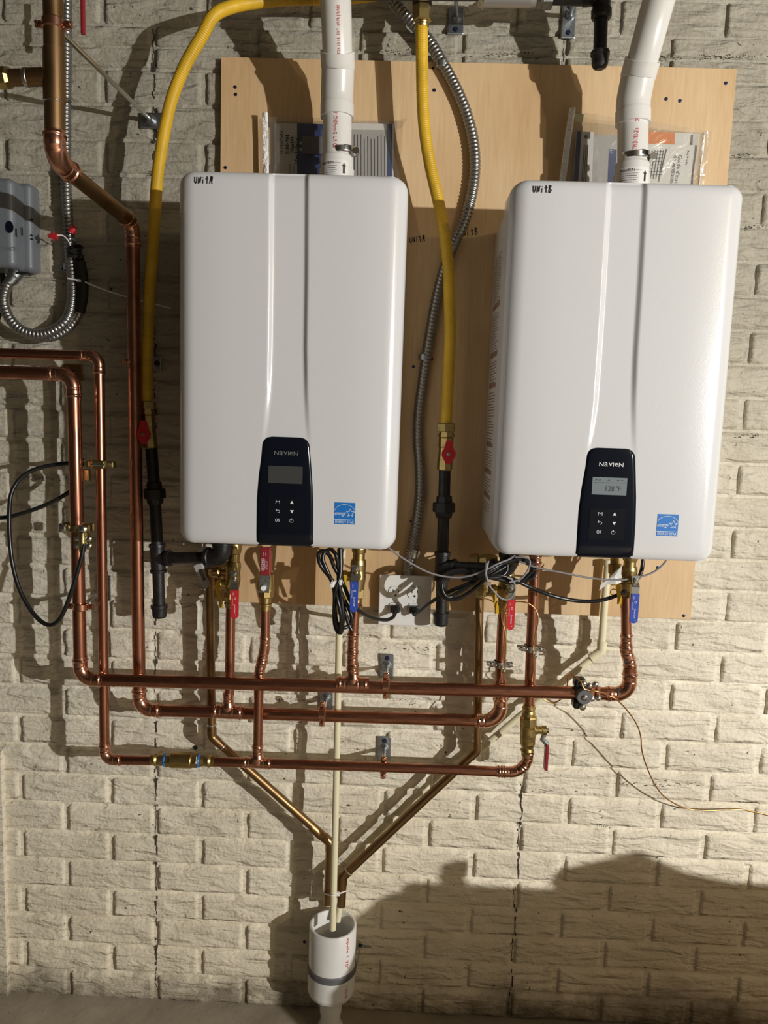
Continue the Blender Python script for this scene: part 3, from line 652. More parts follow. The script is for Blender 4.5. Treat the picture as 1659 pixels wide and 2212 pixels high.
e0 = P(118.5, 290, .40); e1 = P(122, 352, .385); e2 = P(284, 478, .135); e3 = P(300.5, 1481, d2)
fit_path('elbow', spl([P(118.3, 283, .40), P(119, 315, .40), P(131, 352, .375), P(158, 377, .34)], 10), RO*0.96, hot)
dg0 = P(146, 368, .355); dg1 = P(282, 478, .140)
obj('pipe', sweep([dg0, dg1], 0.0152, n=24), 'copper_old', hot)
fit_path('elbow', spl([P(268, 467, .16), P(279, 480, .142), P(286, 500, .132), P(286.8, 536, .13)], 10), 0.0148, hot)
b4 = P(1040, 1555.5, d2); 
obj('pipe', sweep([P(286.8, 525, .13), P(293, 1000, .124), P(300.3, 1440, d2)], R1, n=22), 'copper', hot)
run([P(300.0, 1400, d2), P(301.5, 1533, d2), P(1082, 1558, d2), P(1081, 1470, d2)], R1, hot, R=[0.030, 0.036])
obj('pipe', sweep([P(1080.5, 1500, d2), P(1080.5, 1440, d2), P(1086, 1322, .110)], R34, n=22), 'copper', hot)
fit_path('reducer', [P(1081, 1519, d2), P(1081, 1494, d2)], R34*1.12, hot)
tee(P(493, 1537.8, d2), RT_, UP, R1, R34, hot)
obj('pipe', sweep([P(495.5, 1500, d2), P(498.5, 1300, d2)], R34, n=22), 'copper', hot)
ring_(P(279.5, 781, d2+.008), UP, R1, .008, hot, name='stop_ring'); obj('strap_ear', rbox(P(270, 782, d2+.012), (.016, .004, .009), .001), 'fitting', hot)
mark(1041.5, 1552, d2, R1*1.1, hot, .006, .011)
# ---- recirculation line
d3 = 0.150
rec = thing('recirculation_line', 'thin copper line entering above the thick one and forming the lowest manifold pipe', 'pipe', P(222, 1500, d3))
run(PL([(-60, 761.5), (214, 769), (226.5, 1641), (335, 1642.5)], d3), R34, rec, R=0.021, ext=.019)
obj('pipe', sweep([P(450, 1645, d3), P(800, 1656, d3), P(1082, 1667, d3)], R34, n=22), 'copper', rec)
obj('pipe', sweep([P(330, 1642, d3), P(372, 1643.5, d3)], R34, n=22), 'copper', rec)
tee(P(556, 1648, d3), RT_, UP, R34, R34*.97, rec, L=.033)
obj('pipe', sweep([P(557, 1612, d3), P(559.5, 1452, d3)], R34*.97, n=22), 'copper', rec)
fit_path('offset_elbow', spl([P(559.6, 1462, d3), P(562, 1443, d3), P(568, 1424, d3)], 8), R34*.95, rec)
fit_path('offset_elbow', spl([P(566, 1428, d3), P(569.5, 1412, d3), P(572, 1396, d3), P(573, 1374, d3)], 8), R34*.95, rec)
obj('pipe', sweep([P(573, 1380, d3), P(573, 1312, d3)], R34*.95, n=22), 'copper', rec)
ar, p0, p1 = arc(P(900, 1660, d3), P(1140, 1669, d3), P(1143, 1500, d3), .040, 14)
fit_path('elbow', [P(1072, 1666.5, d3), P(1090, 1667, d3)], R34, rec)
fit_path('elbow', [p0-RT_*.018]+ar[:9], R34, rec); fit_path('elbow', ar[7:]+[p1+UP*.012], R34, rec)
obj('pipe', sweep([P(1143.2, 1536, d3), P(1146, 1440, d3), P(1155.5, 1206, d3)], R34*1.06, n=22), 'copper', rec)
fit_path('coupling', [P(1156.3, 1222, d3), P(1156.6, 1196, d3)], R34*1.06, rec)
for y in (1247, 1278): mark(1155-(y-1206)*.04, y, d3, R34*1.02, rec, .019, .003, 'copper_old')
# check valve
cv = thing('check_valve', 'chunky brass check valve with blue thread sealant in the lowest manifold pipe', 'valve', P(400, 1643, d3))
def seg(name, x0_, x1_, rr, material, parent, n=24, flat=False, y0=1640.8, k=.0285):
    f = lambda x: P(x, y0+(x-340)*k, d3); return obj(name, prof(f(x0_), f(x1_), rr, n=n, flat=flat), material, parent)
seg('press_end', 326, 356, [(0, .0125), (.2, .0125), (.35, .0152), (.5, .0125), (.62, .0138), (1, .0135)], 'brass', cv)
seg('press_end', 432, 463, [(0, .0135), (.3, .0120), (.5, .0125), (.65, .0152), (.8, .0125), (1, .0125)], 'brass', cv)
seg('sealant', 354, 360, [(0, .0138), (.5, .0152), (1, .014)], 'starblue', cv); seg('sealant', 427, 433, [(0, .0138), (.5, .0155), (1, .014)], 'starblue', cv)
seg('valve_body', 369, 415, [(0, .0172), (.03, .0180), (.97, .0180), (1, .0172)], 'brass', cv, k=.0285)
seg('hex_end', 358, 370, [(0, .0152), (.1, .0160), (1, .0160)], 'brass', cv, 6, True); seg('hex_end', 414, 428, [(0, .0160), (.9, .0160), (1, .0152)], 'brass', cv, 6, True)
# ---- relief drains
def drain(label, nodes, d, elb, extra=()):
    r = thing('relief_drain_pipe', label, 'pipe', P(*nodes[0][:2], d)); pts = [P(q[0], q[1], q[2] if len(q) > 2 else d) for q in nodes]
    run(pts, .0103, r, R=.014, ext=.015, press=False, material='copper_old', fm='copper_old'); return r
rd = 0.070
r1 = drain('tarnished copper relief drain angling down right from below the left heater', [(452, 1225), (457.5, 1592), (713.5, 1820), (708, 1952)], rd, 0)
r2 = drain('tarnished copper relief drain angling down left from below the right heater', [(1035.5, 1278), (1030, 1622), (741, 1893), (737, 1957)], rd+.004, 0)
for a_, b_, p_ in (((457, 1563), (457, 1567), r1), ((1030.5, 1596), (1030.5, 1602), r2)):
    obj('solder_joint', prof(P(*a_, rd), P(*b_, rd), [(0, .0104), (.2, .0122), (.8, .0122), (1, .0112)]), 'solder', p_)
obj('solder_joint', prof(P(480, 1613, rd), P(482, 1615, rd), [(0, .0104), (.2, .0121), (.8, .0121), (1, .0110)]), 'solder', r1)
obj('solder_joint', prof(P(752, 1883, rd+.004), P(754, 1881, rd+.004), [(0, .0104), (.2, .0121), (.8, .0121), (1, .0110)]), 'solder', r2)
obj('lap_joint', sweep([P(673, 1786, rd), P(697, 1807, rd)], .0113, n=20), 'copper_old', r1)
# ---- cream condensate lines
c1 = thing('condensate_line', 'straight cream plastic condensate tube hanging from the left heater into the drain cup', 'pipe', P(730, 1500, .09))
obj('tube', sweep([P(737, 1192, .10), P(733, 1330, .10), P(729, 1560, .098), P(724, 1800, .108), P(718.5, 2008, .110)], R12, n=18), 'cpvc', c1)
obj('socket', sweep([P(737.5, 1186, .10), P(737, 1205, .10)], R12*1.3, n=18), 'cpvc', c1)
c2 = thing('condensate_line', 'cream plastic condensate tube slanting down left from the right heater behind the copper pipes', 'pipe', P(1300, 1400, .05))
dc = .045
obj('tube', sweep([P(1313, 1222, dc), P(1307, 1290, dc), P(1299.5, 1392, dc)], .0085, n=18), 'cpvc', c2)
obj('socket', sweep([P(1313, 1209, dc), P(1312.6, 1222, dc)], .0105, n=18), 'cpvc', c2)
m = sweep(spl([P(1300, 1389, dc), P(1298.5, 1405, dc), P(1290, 1413, dc), P(1279, 1421, dc)], 6), .0108, n=18); m.join(sweep([P(1301, 1384, dc), P(1300, 1394, dc)], .0115, n=18)); m.join(sweep([P(1286, 1416, dc), P(1276, 1423, dc)], .0115, n=18)); obj('elbow', m, 'cpvc', c2)
obj('tube', sweep([P(1284, 1418, dc), P(1150, 1524, .045), P(1012, 1640, .035), P(880, 1756, .03), P(765, 1872, .032)], .0083, n=18), 'cpvc', c2)
obj('elbow', sweep(spl([P(770, 1868, .032), P(752, 1887, .034), P(743, 1905, .036)], 6), .0105, n=16), 'cpvc', c2)
obj('tube', sweep([P(745, 1900, .035), P(735, 1950, .05), P(729, 1990, .06)], .0078, n=18), 'cpvc', c2)
# ---- funnel / drain cup
fx = (P(669, 2000, .085).x+P(770, 2000, .085).x)/2; fyy = .088; ztop = P(719, 1995, fyy).z; RF = .0572
cup = thing('drain_cup', 'open white plastic pipe cup with a grey rubber band standing under the drain pipes', 'drain cup', (fx, -fyy, 0.0))
def wallpipe(z0_, z1_, ro, ri, n=48):
    m = MB(); V = []
    for z, r_ in ((z0_, ro), (z1_-.001, ro), (z1_, ro-.001), (z1_, ri+.001), (z1_-.001, ri), (z0_, ri)):
        V += [(fx+r_*math.cos(2*math.pi*k/n), -fyy+r_*math.sin(2*math.pi*k/n), z) for k in range(n)]
    m.add(V, [(j*n+k, j*n+(k+1) % n, (j+1)*n+(k+1) % n, (j+1)*n+k) for j in range(5) for k in range(n)]); return m
zb2 = P(717, 2150, fyy+.03).z
zband = P(715, 2122, fyy+RF).z
obj('cup_pipe', wallpipe(zband-.03, ztop, RF, RF-.0065), 'pvc', cup)
obj('rubber_band', prof((fx, -fyy, zband-.009), (fx, -fyy, zband+.009), [(0, RF+.001), (.15, RF+.003), (.85, RF+.003), (1, RF+.001)], n=48), 'rubber', cup)
zr = P(712, 2166, fyy+RF*.7).z
obj('reducer', prof((fx, -fyy, zr-.055), (fx, -fyy, zband-.004), [(0, .0265), (.22, .0275), (.30, .030), (.48, RF*.96), (.56, RF+.001), (1, RF+.001)], n=48), 'cpvc' if False else 'pvc', cup)
obj('outlet_pipe', prof((fx, -fyy, 0.001), (fx, -fyy, zr-.04), [(0, .031), (.35, .031), (.40, .0245), (1, .0245)], n=40), 'pvc', cup)
tx = MB(); cm = cylmap((fx, -fyy, (ztop+zband)/2), (0, 0, -1), RF, OUT); 
# upright lettering running down the right side
for s_, u_, w_, z_ in (('SILENCER', 0.0, .050, ztop-.030), ('XCEL', 0, .022, ztop-.075), ('PLUMB', 0, .03, zband-.035)):
    cm = cylmap((fx, -fyy, z_), (0, 0, -1), RF if z_ > zband else RF+.001, OUT, .0006); text(s_ if False else ('alpele 1' if s_ == 'SILENCER' else ('70°' if s_ == 'XCEL' else '12510')), w_, .0085, cm, tx, 0, .043)
obj('red_lettering', tx, 'redprint', cup)
for sx, lab in ((-1, 0), (1, 0)):
    a_ = P(779 if sx > 0 else 658, 2041 if sx > 0 else 2033, .006); m = rbox(a_+Vector((0.010*sx, 0, 0)), (.034, .003, .013), .001); obj('strap_end', m, 'zinc', cup)
    obj('strap_screw', prof(a_+Vector((0, .002, 0)), a_+Vector((0, -.006, 0)), [(0, .003), (.5, .0048), (1, .003)]), 'bluesteel', cup)
s_ = [(fx+(RF+.0022)*math.cos(t_), -fyy+(RF+.0022)*math.sin(t_), a_.z) for t_ in [math.pi*k/16 for k in range(17)]]
tt = MB(); 
pth = [Vector((fx+RF+.01, -.006, a_.z))]+[Vector(q) for q in s_]+[Vector((fx-RF-.01, -.006, a_.z))]
for i in range(len(pth)-1): tt.add([pth[i]-UP*.007, pth[i+1]-UP*.007, pth[i+1]+UP*.007, pth[i]+UP*.007], [(0, 1, 2, 3)], False)
obj('hanger_strap', tt, 'zinc', cup)
# zip tie round drains
zt_ = [(699, 1928, .075), (705, 1932, .088), (716, 1934.5, .120), (728, 1933, .112), (741, 1927, .092), (752, 1924, .075)]
z_ = tag(obj('cable_tie', sweep(spl([P(a_, b_, c_) for a_, b_, c_ in zt_], 6), .0017, n=8).join(rbox(P(731, 1931, .108), (.008, .006, .009), .001)), 'white'), 'clear white cable tie binding the drain pipes above the drain cup', 'cable tie')
# ================================================================ BELL HANGERS
def hanger(label, ring_px, base_px, d, axis, r, plate_size=(.034, .062), material='fitting', ang=0.0, lug=-1):
    c = P(*ring_px, d); b = P(*base_px, .0)
    t = thing('pipe_hanger', label, 'pipe hanger', b, 'copper pipe hangers on the wall' if False else None)
    m = rbox(b+Vector((0, -.012, 0)), (plate_size[0], .004, plate_size[1]), .002); obj('base_plate', m, 'zinc', t)
    obj('boss', prof(b+Vector((0, -.012, 0)), b+Vector((0, -.028, 0)), [(0, .012), (.3, .0115), (.5, .0085), (1, .0075)]), 'zinc', t)
    obj('rod', sweep([b+Vector((0, -.01, 0)), c+Vector((0, r, 0)) if True else c], .0048, n=12), 'chrome', t)
    ax = Vector(axis).normalized(); m = prof(c-ax*.0085, c+ax*.0085, [(0, r+.0006), (.12, r+.0028), (.88, r+.0028), (1, r+.0006)], n=32)
    sd = ax.cross(OUT).normalized()
    for s in (-1, 1):
        q = c+sd*s*(r+.009); m.join(rbox(q, (.013 if abs(sd.x) > .5 else .012, .006, .013 if abs(sd.z) > .5 else .012), .0015)); 
    obj('split_ring', m, material, t)
    for s in (-1, 1):
        q = c+sd*s*(r+.010); obj('ring_screw', prof(q+Vector((0, .006, 0)), q+Vector((0, -.009, 0)), [(0, .0028), (.6, .0028), (.62, .0042), (1, .0032)], n=10), material, t)
    if plate_size[1] > .05:
        s2 = b+Vector((0, -.0135, .020)); obj('screw', prof(s2, s2+Vector((0, -.003, 0)), [(0, .0065), (1, .0045)], n=12), 'bluesteel', t)
    return t
hanger('copper-ringed hanger on the highest manifold pipe with a wall plate above it', (833, 1481), (836, 1435), d1, (1, 0, 0), R1)
hanger('copper-ringed hanger on the middle manifold pipe beside the cream tube', (696, 1542), (706, 1504), d2, (1, 0, 0), R1)
hanger('copper-ringed hanger on the lowest manifold pipe with a wall plate above it', (828, 1658), (830, 1612), d3-.012, (1, 0, 0), R34)
hanger('copper-ringed hanger clamping the thick vertical pipe at left', (174, 1310), (229, 1268), d1, (0, 0, 1), R1, (.032, .062))
hanger('large copper-ringed hanger on the old pipe at the top left with a long rod', (116, 53), (331, 265), .40, (0, 0, 1), RO, (.052, .034))
# ================================================================ VALVES
def handle_plate(c, w_, h_, th, n=10):
    """flat lever sleeve with rounded end at the bottom, centred at c"""
    pts = [(-w_/2, h_/2), (-w_/2, -h_/2+w_/2)]+[(-w_/2*math.cos(math.pi*k/n), -h_/2+w_/2-w_/2*math.sin(math.pi*k/n)) for k in range(1, n)]+[(w_/2, -h_/2+w_/2), (w_/2, h_/2)]
    return plate([Vector(c)+Vector((x, 0, z)) for x, z in pts], th, OUT)
def service_valve(label, px, top, mid, bot, d, dh, colour, hx, h0, h1, h2, word, side='left'):
    """union service valve: px column, top/mid/bot pixel rows, lever column hx and rows h0 (stem) h1 (sleeve top) h2 (sleeve end)"""
    t = thing('service_valve', label, 'valve', P(px[1], mid, d)); A = P(px[0], top, d); B = P(px[1], mid, d); C = P(px[2], bot, d)
    obj('union_collar', prof(A+UP*.006, A+(B-A)*.45, [(0, .0150), (.25, .0165), (.5, .0150), (.55, .0132), (1, .0132)], n=8 if False else 24), 'brass', t)
    obj('valve_body', prof(A+(B-A)*.42, B+(C-B)*.55, [(0, .0155), (.12, .0175), (.3, .0165), (.5, .0185), (.7, .0165), (.85, .0150), (1, .0128)], n=24), 'brass', t)
    obj('hex_collar', prof(B+(C-B)*.35, B+(C-B)*.6, [(0, .0160), (.1, .0170), (.9, .0170), (1, .0160)], n=6, flat=True), 'brass', t)
    L = (C-B)
    obj('press_end', prof(B+L*.55, C, [(0, .0126), (.45, .0124), (.55, .0150), (.68, .0150), (.78, .0123), (1, .0123)], n=24), 'brass', t)
    q = Vector((-1 if side == 'left' else 1, -.15, 0)).normalized()
    obj('side_port', prof(B, B+q*.040, [(0, .0105), (.6, .0105), (.62, .0135), (.95, .0135), (1, .011)], n=16, flat=True), 'brass', t)
    yl = B+q*.026; strap = spl([yl+Vector((0, -.012, .012)), yl+Vector((-.002, -.016, -.01)), yl+Vector((.004, -.014, -.035)), yl+Vector((.006, -.010, -.052))], 6)
    mm = MB()
    for i in range(len(strap)-1): 
        a_, b_ = strap[i], strap[i+1]; k_ = .0045; mm.join(plate([a_+Vector((-k_, 0, 0)), a_+Vector((k_, 0, 0)), b_+Vector((k_, 0, 0)), b_+Vector((-k_, 0, 0))], .001, OUT))
    obj('port_lever', mm, 'yellow', t)
    H0 = P(hx[0], h0, dh); obj('stem', prof(B+Vector((0, -.012, 0)), Vector((H0.x, -dh-.004, H0.z)), [(0, .0085), (.7, .0085), (.72, .0062), (1, .0062)]), 'brass', t)
    H1 = P(hx[1], h1, dh+.012); Hn = H0+Vector((0, -.002, 0)); mm = MB(); ww = .0078
    pts = [Hn+UP*.009, Hn-UP*.006, Hn+(H1-Hn)*.5+Vector((0, -.004, 0)), H1+Vector((0, 0, -.004))]
    for i in range(3):
        a_, b_ = pts[i], pts[i+1]; mm.join(plate([a_+Vector((-ww, 0, 0)), a_+Vector((ww, 0, 0)), b_+Vector((ww, 0, 0)), b_+Vector((-ww, 0, 0))], .002, OUT))
    obj('lever', mm, 'chrome', t)
    obj('stem_nut', prof(H0+Vector((0, -.003, 0)), H0+Vector((0, -.010, 0)), [(0, .0052), (1, .0052)], n=6, flat=True).join(prof(H0+Vector((0, -.010, 0)), H0+Vector((0, -.0125, 0)), [(0, .003), (1, .0025)], n=10)), 'chrome', t)
    H2 = P(hx[1], h2, dh+.014); c_ = Vector((H1.x, H1.y, (H1.z+H2.z)/2)); hh = H1.z-H2.z
    s = obj('grip', handle_plate(c_, .0168, hh, .0055), colour, t, label=('%s vinyl grip with white lettering' % colour))
    pm = pmap(c_+Vector((0, -.0057, 0)), (0, 0, -1), (1, 0, 0), .0003); tx = MB()
    text(word, .022, .0055, pm, tx, .010, .0005); text('o', .005, .005, pm, tx, -.014, .0012); text('600 WOG', .016, .0018, pm, tx, -.006, -.0045); text('3/4', .006, .002, pm, tx, -.024, -.003)
    tx.add([pm(.0245, .0022), pm(.0262, .0022), pm(.0262, .0036), pm(.0245, .0036)], [(0, 1, 2, 3)], False)
    obj('grip_lettering', tx, 'logo', s); return t
service_valve('brass service valve with red grip under the left heater beside the black elbow', (507, 501, 498), 1178, 1262, 1312, .118, .165, 'red', (506, 508), 1241, 1274, 1336, 'Jomar')
service_valve('brass service valve with blue grip under the left heater beside the coiled black cord', (776, 773, 768), 1182, 1245, 1322, .165, .205, 'blue', (768.5, 766), 1229, 1256, 1322, 'Jomar')
service_valve('brass service valve with red grip under the right heater behind the coiled cord', (1098, 1093, 1087), 1205, 1275, 1330, .108, .160, 'red', (1104, 1105), 1265, 1294, 1360, 'Jomar')
service_valve('brass service valve with blue grip at the far right below the right heater', (1362, 1357, 1352.5), 1203, 1252, 1314, .165, .205, 'blue', (1372, 1371.5), 1252, 1282, 1346, 'Jomar')
# ball valve with the grip pointing up
bv = thing('ball_valve', 'brass ball valve with dark red grip pointing up under the left heater', 'valve', P(574, 1270, d3))
obj('valve_body', prof(P(575, 1190, d3), P(574, 1272, d3), [(0, .0125), (.1, .0150), (.2, .0125), (.4, .013), (.55, .0135), (.6, .0185), (.9, .0195), (1, .0195)]), 'brass', bv)
obj('hex_collar', prof(P(574, 1270, d3), P(573.6, 1290, d3), [(0, .0200), (.2, .0200), (.25, .0178), (.9, .0178), (1, .016)], n=8, flat=True), 'brass', bv)
obj('press_end', prof(P(573.6, 1288, d3), P(573, 1318, d3), [(0, .0130), (.45, .0128), (.5, .0152), (.62, .0152), (.7, .0124), (1, .0124)]), 'brass', bv)
H = P(570, 1268, .205); obj('stem', prof(P(573, 1262, d3+.01), H, [(0, .010), (.6, .010), (.62, .008), (1, .008)]), 'brass', bv)
a_ = P(570.5, 1280, .208); b_ = P(573, 1243, .212); c_ = P(574, 1182, .216)
mm = plate([a_+Vector((-.0105, 0, 0)), a_+Vector((.0105, 0, 0)), b_+Vector((.0120, 0, 0)), b_+Vector((-.0120, 0, 0))], .002, OUT); obj('lever', mm, 'zinc', bv)
obj('stem_nut', prof(P(568.5, 1271, .211), P(568, 1271, .220), [(0, .0065), (.7, .006), (1, .0045)], n=14), 'white', bv)
gp = obj('grip', rbox((b_+c_)/2, (.0235, .006, (c_-b_).z), .003), 'darkred', bv, label='dark red vinyl grip with white lettering')
pm = pmap((b_+c_)/2+Vector((0, -.0032, 0)), (0, 0, 1), (-1, 0, 0), .0003); tx = MB()
text('LEGEND', .026, .0048, pm, tx, -.006, .0055); text('LegendPress', .022, .0032, pm, tx, -.006, .0005); text('600 WOG 3/4', .018, .0018, pm, tx, -.008, -.004); text('ON', .006, .002, pm, tx, .016, .004); text('OFF', .006, .002, pm, tx, .016, -.001)
obj('grip_lettering', tx, 'logo', gp)
# main shut-off on the recirculation riser
mv = thing('ball_valve', 'large brass ball valve with a side lever at the right end of the lowest pipe', 'valve', P(1140, 1590, d3))
Z = lambda px, py: P(px, py, d3)
obj('press_end', prof(Z(1143, 1522), Z(1142, 1550), [(0, .0133), (.12, .0133), (.25, .0160), (.4, .0133), (.6, .0148), (1, .0150)]), 'brass', mv)
obj('hex_collar', prof(Z(1142, 1546), Z(1141, 1568), [(0, .0170), (.15, .0192), (.85, .0192), (1, .0185)], n=8, flat=True), 'brass', mv)
obj('valve_body', prof(Z(1141, 1566), Z(1139.5, 1612), [(0, .0190), (.1, .0180), (.45, .0182), (.7, .0170), (.85, .0172), (1, .0145)]), 'brass', mv)
obj('press_end', prof(Z(1139.5, 1608), Z(1138.5, 1632), [(0, .0135), (.3, .0130), (.5, .0158), (.7, .0132), (1, .0130)]), 'brass', mv)
q0 = Z(1141, 1576); obj('stem', prof(q0, q0+Vector((.040, 0, 0)), [(0, .010), (.5, .010), (.55, .0085), (.75, .0085), (.8, .0105), (1, .0105)], n=14), 'brass', mv)
obj('stem_nut', prof(q0+Vector((.038, 0, 0)), q0+Vector((.046, 0, 0)), [(0, .0058), (1, .0058)], n=6, flat=True), 'chrome', mv)
k0_ = q0+Vector((.037, 0, .004)); k1_ = Z(1172, 1597); k2_ = Z(1181, 1607)
obj('lever', sweep([k0_, q0+Vector((.037, 0, -.008)), k1_, k2_, k2_-UP*.006], .0028, n=8, squash=2.2), 'zinc', mv)
g = k2_-UP*.030; gg = obj('grip', rbox(g+Vector((.0005, 0, 0)), (.0075, .020, .060), .002), 'darkred', mv, label='dark red vinyl grip seen edge on')
pm = pmap(Z(1141, 1587)+Vector((0, -.0185, 0)), (1, 0, 0), (0, 0, 1), .0004); tx = MB(); stroke([(.0042*math.cos(k*math.pi/6), .0042*math.sin(k*math.pi/6)) for k in range(13)], .001, pm, tx); text('C', .003, .004, pm, tx); text('3/4', .009, .005, pm, tx, .001, -.014); obj('cast_marks', tx, 'bronze', mv)
# ================================================================ GAS LINES
def csst(name, pts, r, parent=None, label=None, amp=.00035, pitch=.0042):
    p = resample(spl(pts, 14), pitch/4); rr = [r+amp*math.sin(2*math.pi*i/4) for i in range(len(p))]
    return sweep(p, rr, n=20)
y1 = PL([(905, -22, .10), (840, -16, .09), (770, -7, .085), (700, -3, .085), (620, -2, .095), (550, 5, .12), (500, 15, .15), (462, 34, .17), (436, 78, .165), (404, 133, .155), (381, 185, .145), (366, 232, .14), (352, 300, .135), (341, 375, .13), (335, 450, .125), (330, 540, .12), (323, 640, .115), (319, 740, .11), (317, 820, .108), (317, 872, .105)])
g1 = thing('yellow_gas_hose', 'yellow flexible gas tube arching over the left heater and down its left side', 'gas tube', y1[7])
obj('jacket', csst('j', y1, .0127), 'yellow', g1)
y2 = PL([(911, 52, .115), (911.5, 150, .11), (914, 240, .108), (921, 310, .105), (933, 375, .10), (947, 435, .10), (960, 500, .098), (968, 570, .095), (971, 650, .093), (972, 730, .092), (969, 810, .09), (966, 870, .09), (964, 916, .09)])
g2 = thing('yellow_gas_hose', 'yellow flexible gas tube hanging straight down between the two heaters', 'gas tube', y2[4])
obj('jacket', csst('j', y2, .0127), 'yellow', g2)
tx = MB()
for i in range(5):
    pass
c_ = P(912, 30, .115)
obj('gas_nut', prof(P(912, 8, .115), P(912, 48, .115), [(0, .0165), (.08, .0180), (.45, .0185), (.47, .0200), (.92, .0200), (1, .0165)], n=6, flat=True, phase=.3), 'brass', g2)
obj('gas_collar', prof(P(911.5, 46, .115), P(911.5, 60, .115), [(0, .0145), (.3, .0150), (.5, .0140), (.7, .0148), (1, .0135)]), 'brass', g2)
obj('gas_nut', prof(P(964.5, 914, .09), P(964.5, 933, .09), [(0, .0185), (.1, .0205), (.9, .0205), (1, .0190)], n=6, flat=True, phase=.2), 'brass', g2)
obj('gas_collar', prof(P(964.5, 932, .09), P(964.5, 946, .09), [(0, .0160), (.3, .0160), (.31, .0182), (.8, .0182), (1, .0140)], n=8, flat=True), 'brass', g2)
obj('gas_nut', prof(P(317, 868, .105), P(318, 884, .105), [(0, .0185), (.1, .0205), (.9, .0205), (1, .0190)], n=6, flat=True), 'brass', g1)
obj('gas_collar', prof(P(318, 883, .105), P(319, 898, .105), [(0, .0160), (.3, .0160), (.31, .0182), (.8, .0182), (1, .0140)], n=8, flat=True), 'brass', g1)
def gas_valve(label, a, b, d, h):
    t = thing('gas_shutoff', label, 'valve', P(*b, d)); A = P(*a, d); B = P(*b, d)
    obj('valve_body', prof(A, B, [(0, .0150), (.03, .0165), (.28, .0165), (.32, .0150), (.65, .0160), (.70, .0172), (.97, .0172), (1, .015)], n=8, flat=True), 'brass', t)
    H = P(*h, d+.032); obj('stem', prof(Vector((H.x, -d, H.z)), H, [(0, .008), (1, .008)]), 'brass', t)
    pts = [(.0155*math.cos(k*math.pi/8), .0155*math.sin(k*math.pi/8)) for k in range(16)]
    o = []
    for x, z in pts:
        if z > .0135: x = .006 if x > 0 else -.006; z = .030
        if z < -.0135: x = .006 if x > 0 else -.006; z = -.021
        o.append(H+Vector((x, 0, z)))
    obj('lever', plate(o, .004, OUT), 'red', t, label='red metal lever'); obj('stem_nut', prof(H+Vector((0, -.003, 0)), H+Vector((0, -.009, 0)), [(0, .0045), (.7, .0045), (1, .003)], n=6, flat=True), 'chrome', t)
    return t
gas_valve('small brass gas valve with red lever below the yellow tube between the heaters', (964, 945), (960, 1016), .09, (969, 981))
gas_valve('small brass gas valve with red lever in the shade left of the left heater', (319, 897), (325, 968), .105, (311, 938))
def drip_leg(label, d, top, un, teey, cap, elb, ex=.045):
    """top/un/teey/cap are (px, py)"""
    t = thing('black_gas_pipe', label, 'gas pipe', P(*teey, d)); R = RIRON
    Pd = lambda q, dd=0: P(q[0], q[1], d+dd)
    obj('pipe', sweep([Pd(top), Pd(un)], R, n=20), 'iron', t); obj('pipe', sweep([Pd(un), Pd(teey)], R, n=20), 'iron', t); obj('pipe', sweep([Pd(teey), Pd(cap)], R, n=20), 'iron', t)
    u = Pd(un); dn = (Pd(teey)-u).normalized(); f = lambda a: u+dn*a
    obj('union', prof(f(-.026), f(-.010), [(0, .0170), (1, .0185)], n=8, flat=True).join(prof(f(-.011), f(.011), [(0, .0235), (.08, .0255), (.92, .0255), (1, .0235)], n=8, flat=True)).join(prof(f(.010), f(.024), [(0, .0200), (.7, .0188), (1, .0172)], n=8, flat=True)), 'iron', t)
    c = Pd(teey); m = prof(c-dn*.033, c+dn*.033, [(0, R*1.38), (.10, R*1.42), (.12, R*1.24), (.88, R*1.24), (.9, R*1.42), (1, R*1.38)], n=26)
    e = Pd(elb, ex); hx_ = (e-c).normalized(); m.join(prof(c, c+hx_*.033, [(0, R*1.24), (.75, R*1.20), (.78, R*1.4), (1, R*1.38)], n=26)); obj('tee', m, 'iron', t)
    obj('pipe', sweep([c+hx_*.028, e-hx_*.02], R, n=20), 'iron', t)
    ar, p0, p1 = arc(c, e, e+UP*.1, .022, 12)
    m = sweep([p0-hx_*.012]+ar+[p1+UP*.012], R*1.5, n=26); m.join(prof(p0-hx_*.020, p0-hx_*.008, [(0, R*1.6), (.2, R*1.7), (.8, R*1.7), (1, R*1.5)], n=26)); m.join(prof(p1+UP*.006, p1+UP*.018, [(0, R*1.5), (.2, R*1.7), (.8, R*1.7), (1, R*1.6)], n=26))
    obj('elbow', m, 'iron', t); obj('pipe', sweep([p1, Vector((p1.x, p1.y, Z0+.01))], R, n=20), 'iron', t)
    q = Pd(cap); obj('cap', prof(q-dn*.018, q+dn*.014, [(0, R*1.36), (.05, R*1.42), (.28, R*1.42), (.32, R*1.24), (.82, R*1.22), (.95, R*1.1), (1, R*.8)], n=26), 'iron', t)
    tx = MB(); hand('ML', .012, .008, .001, pmap(c+Vector((0, -R*1.26, 0)), (1, 0, 0), (0, 0, 1), .0006), tx); 
    return t
drip_leg('black iron gas pipe with drip leg below the left heater, left of its bottom corner', .105, (326, 960), (334, 1066), (341, 1206), (344.5, 1322), (480, 1204))
drip_leg('black iron gas pipe with drip leg between the heaters, behind the coiled cord', .090, (961, 1010), (959, 1096), (955, 1223), (953, 1339), (1098, 1232), .057)
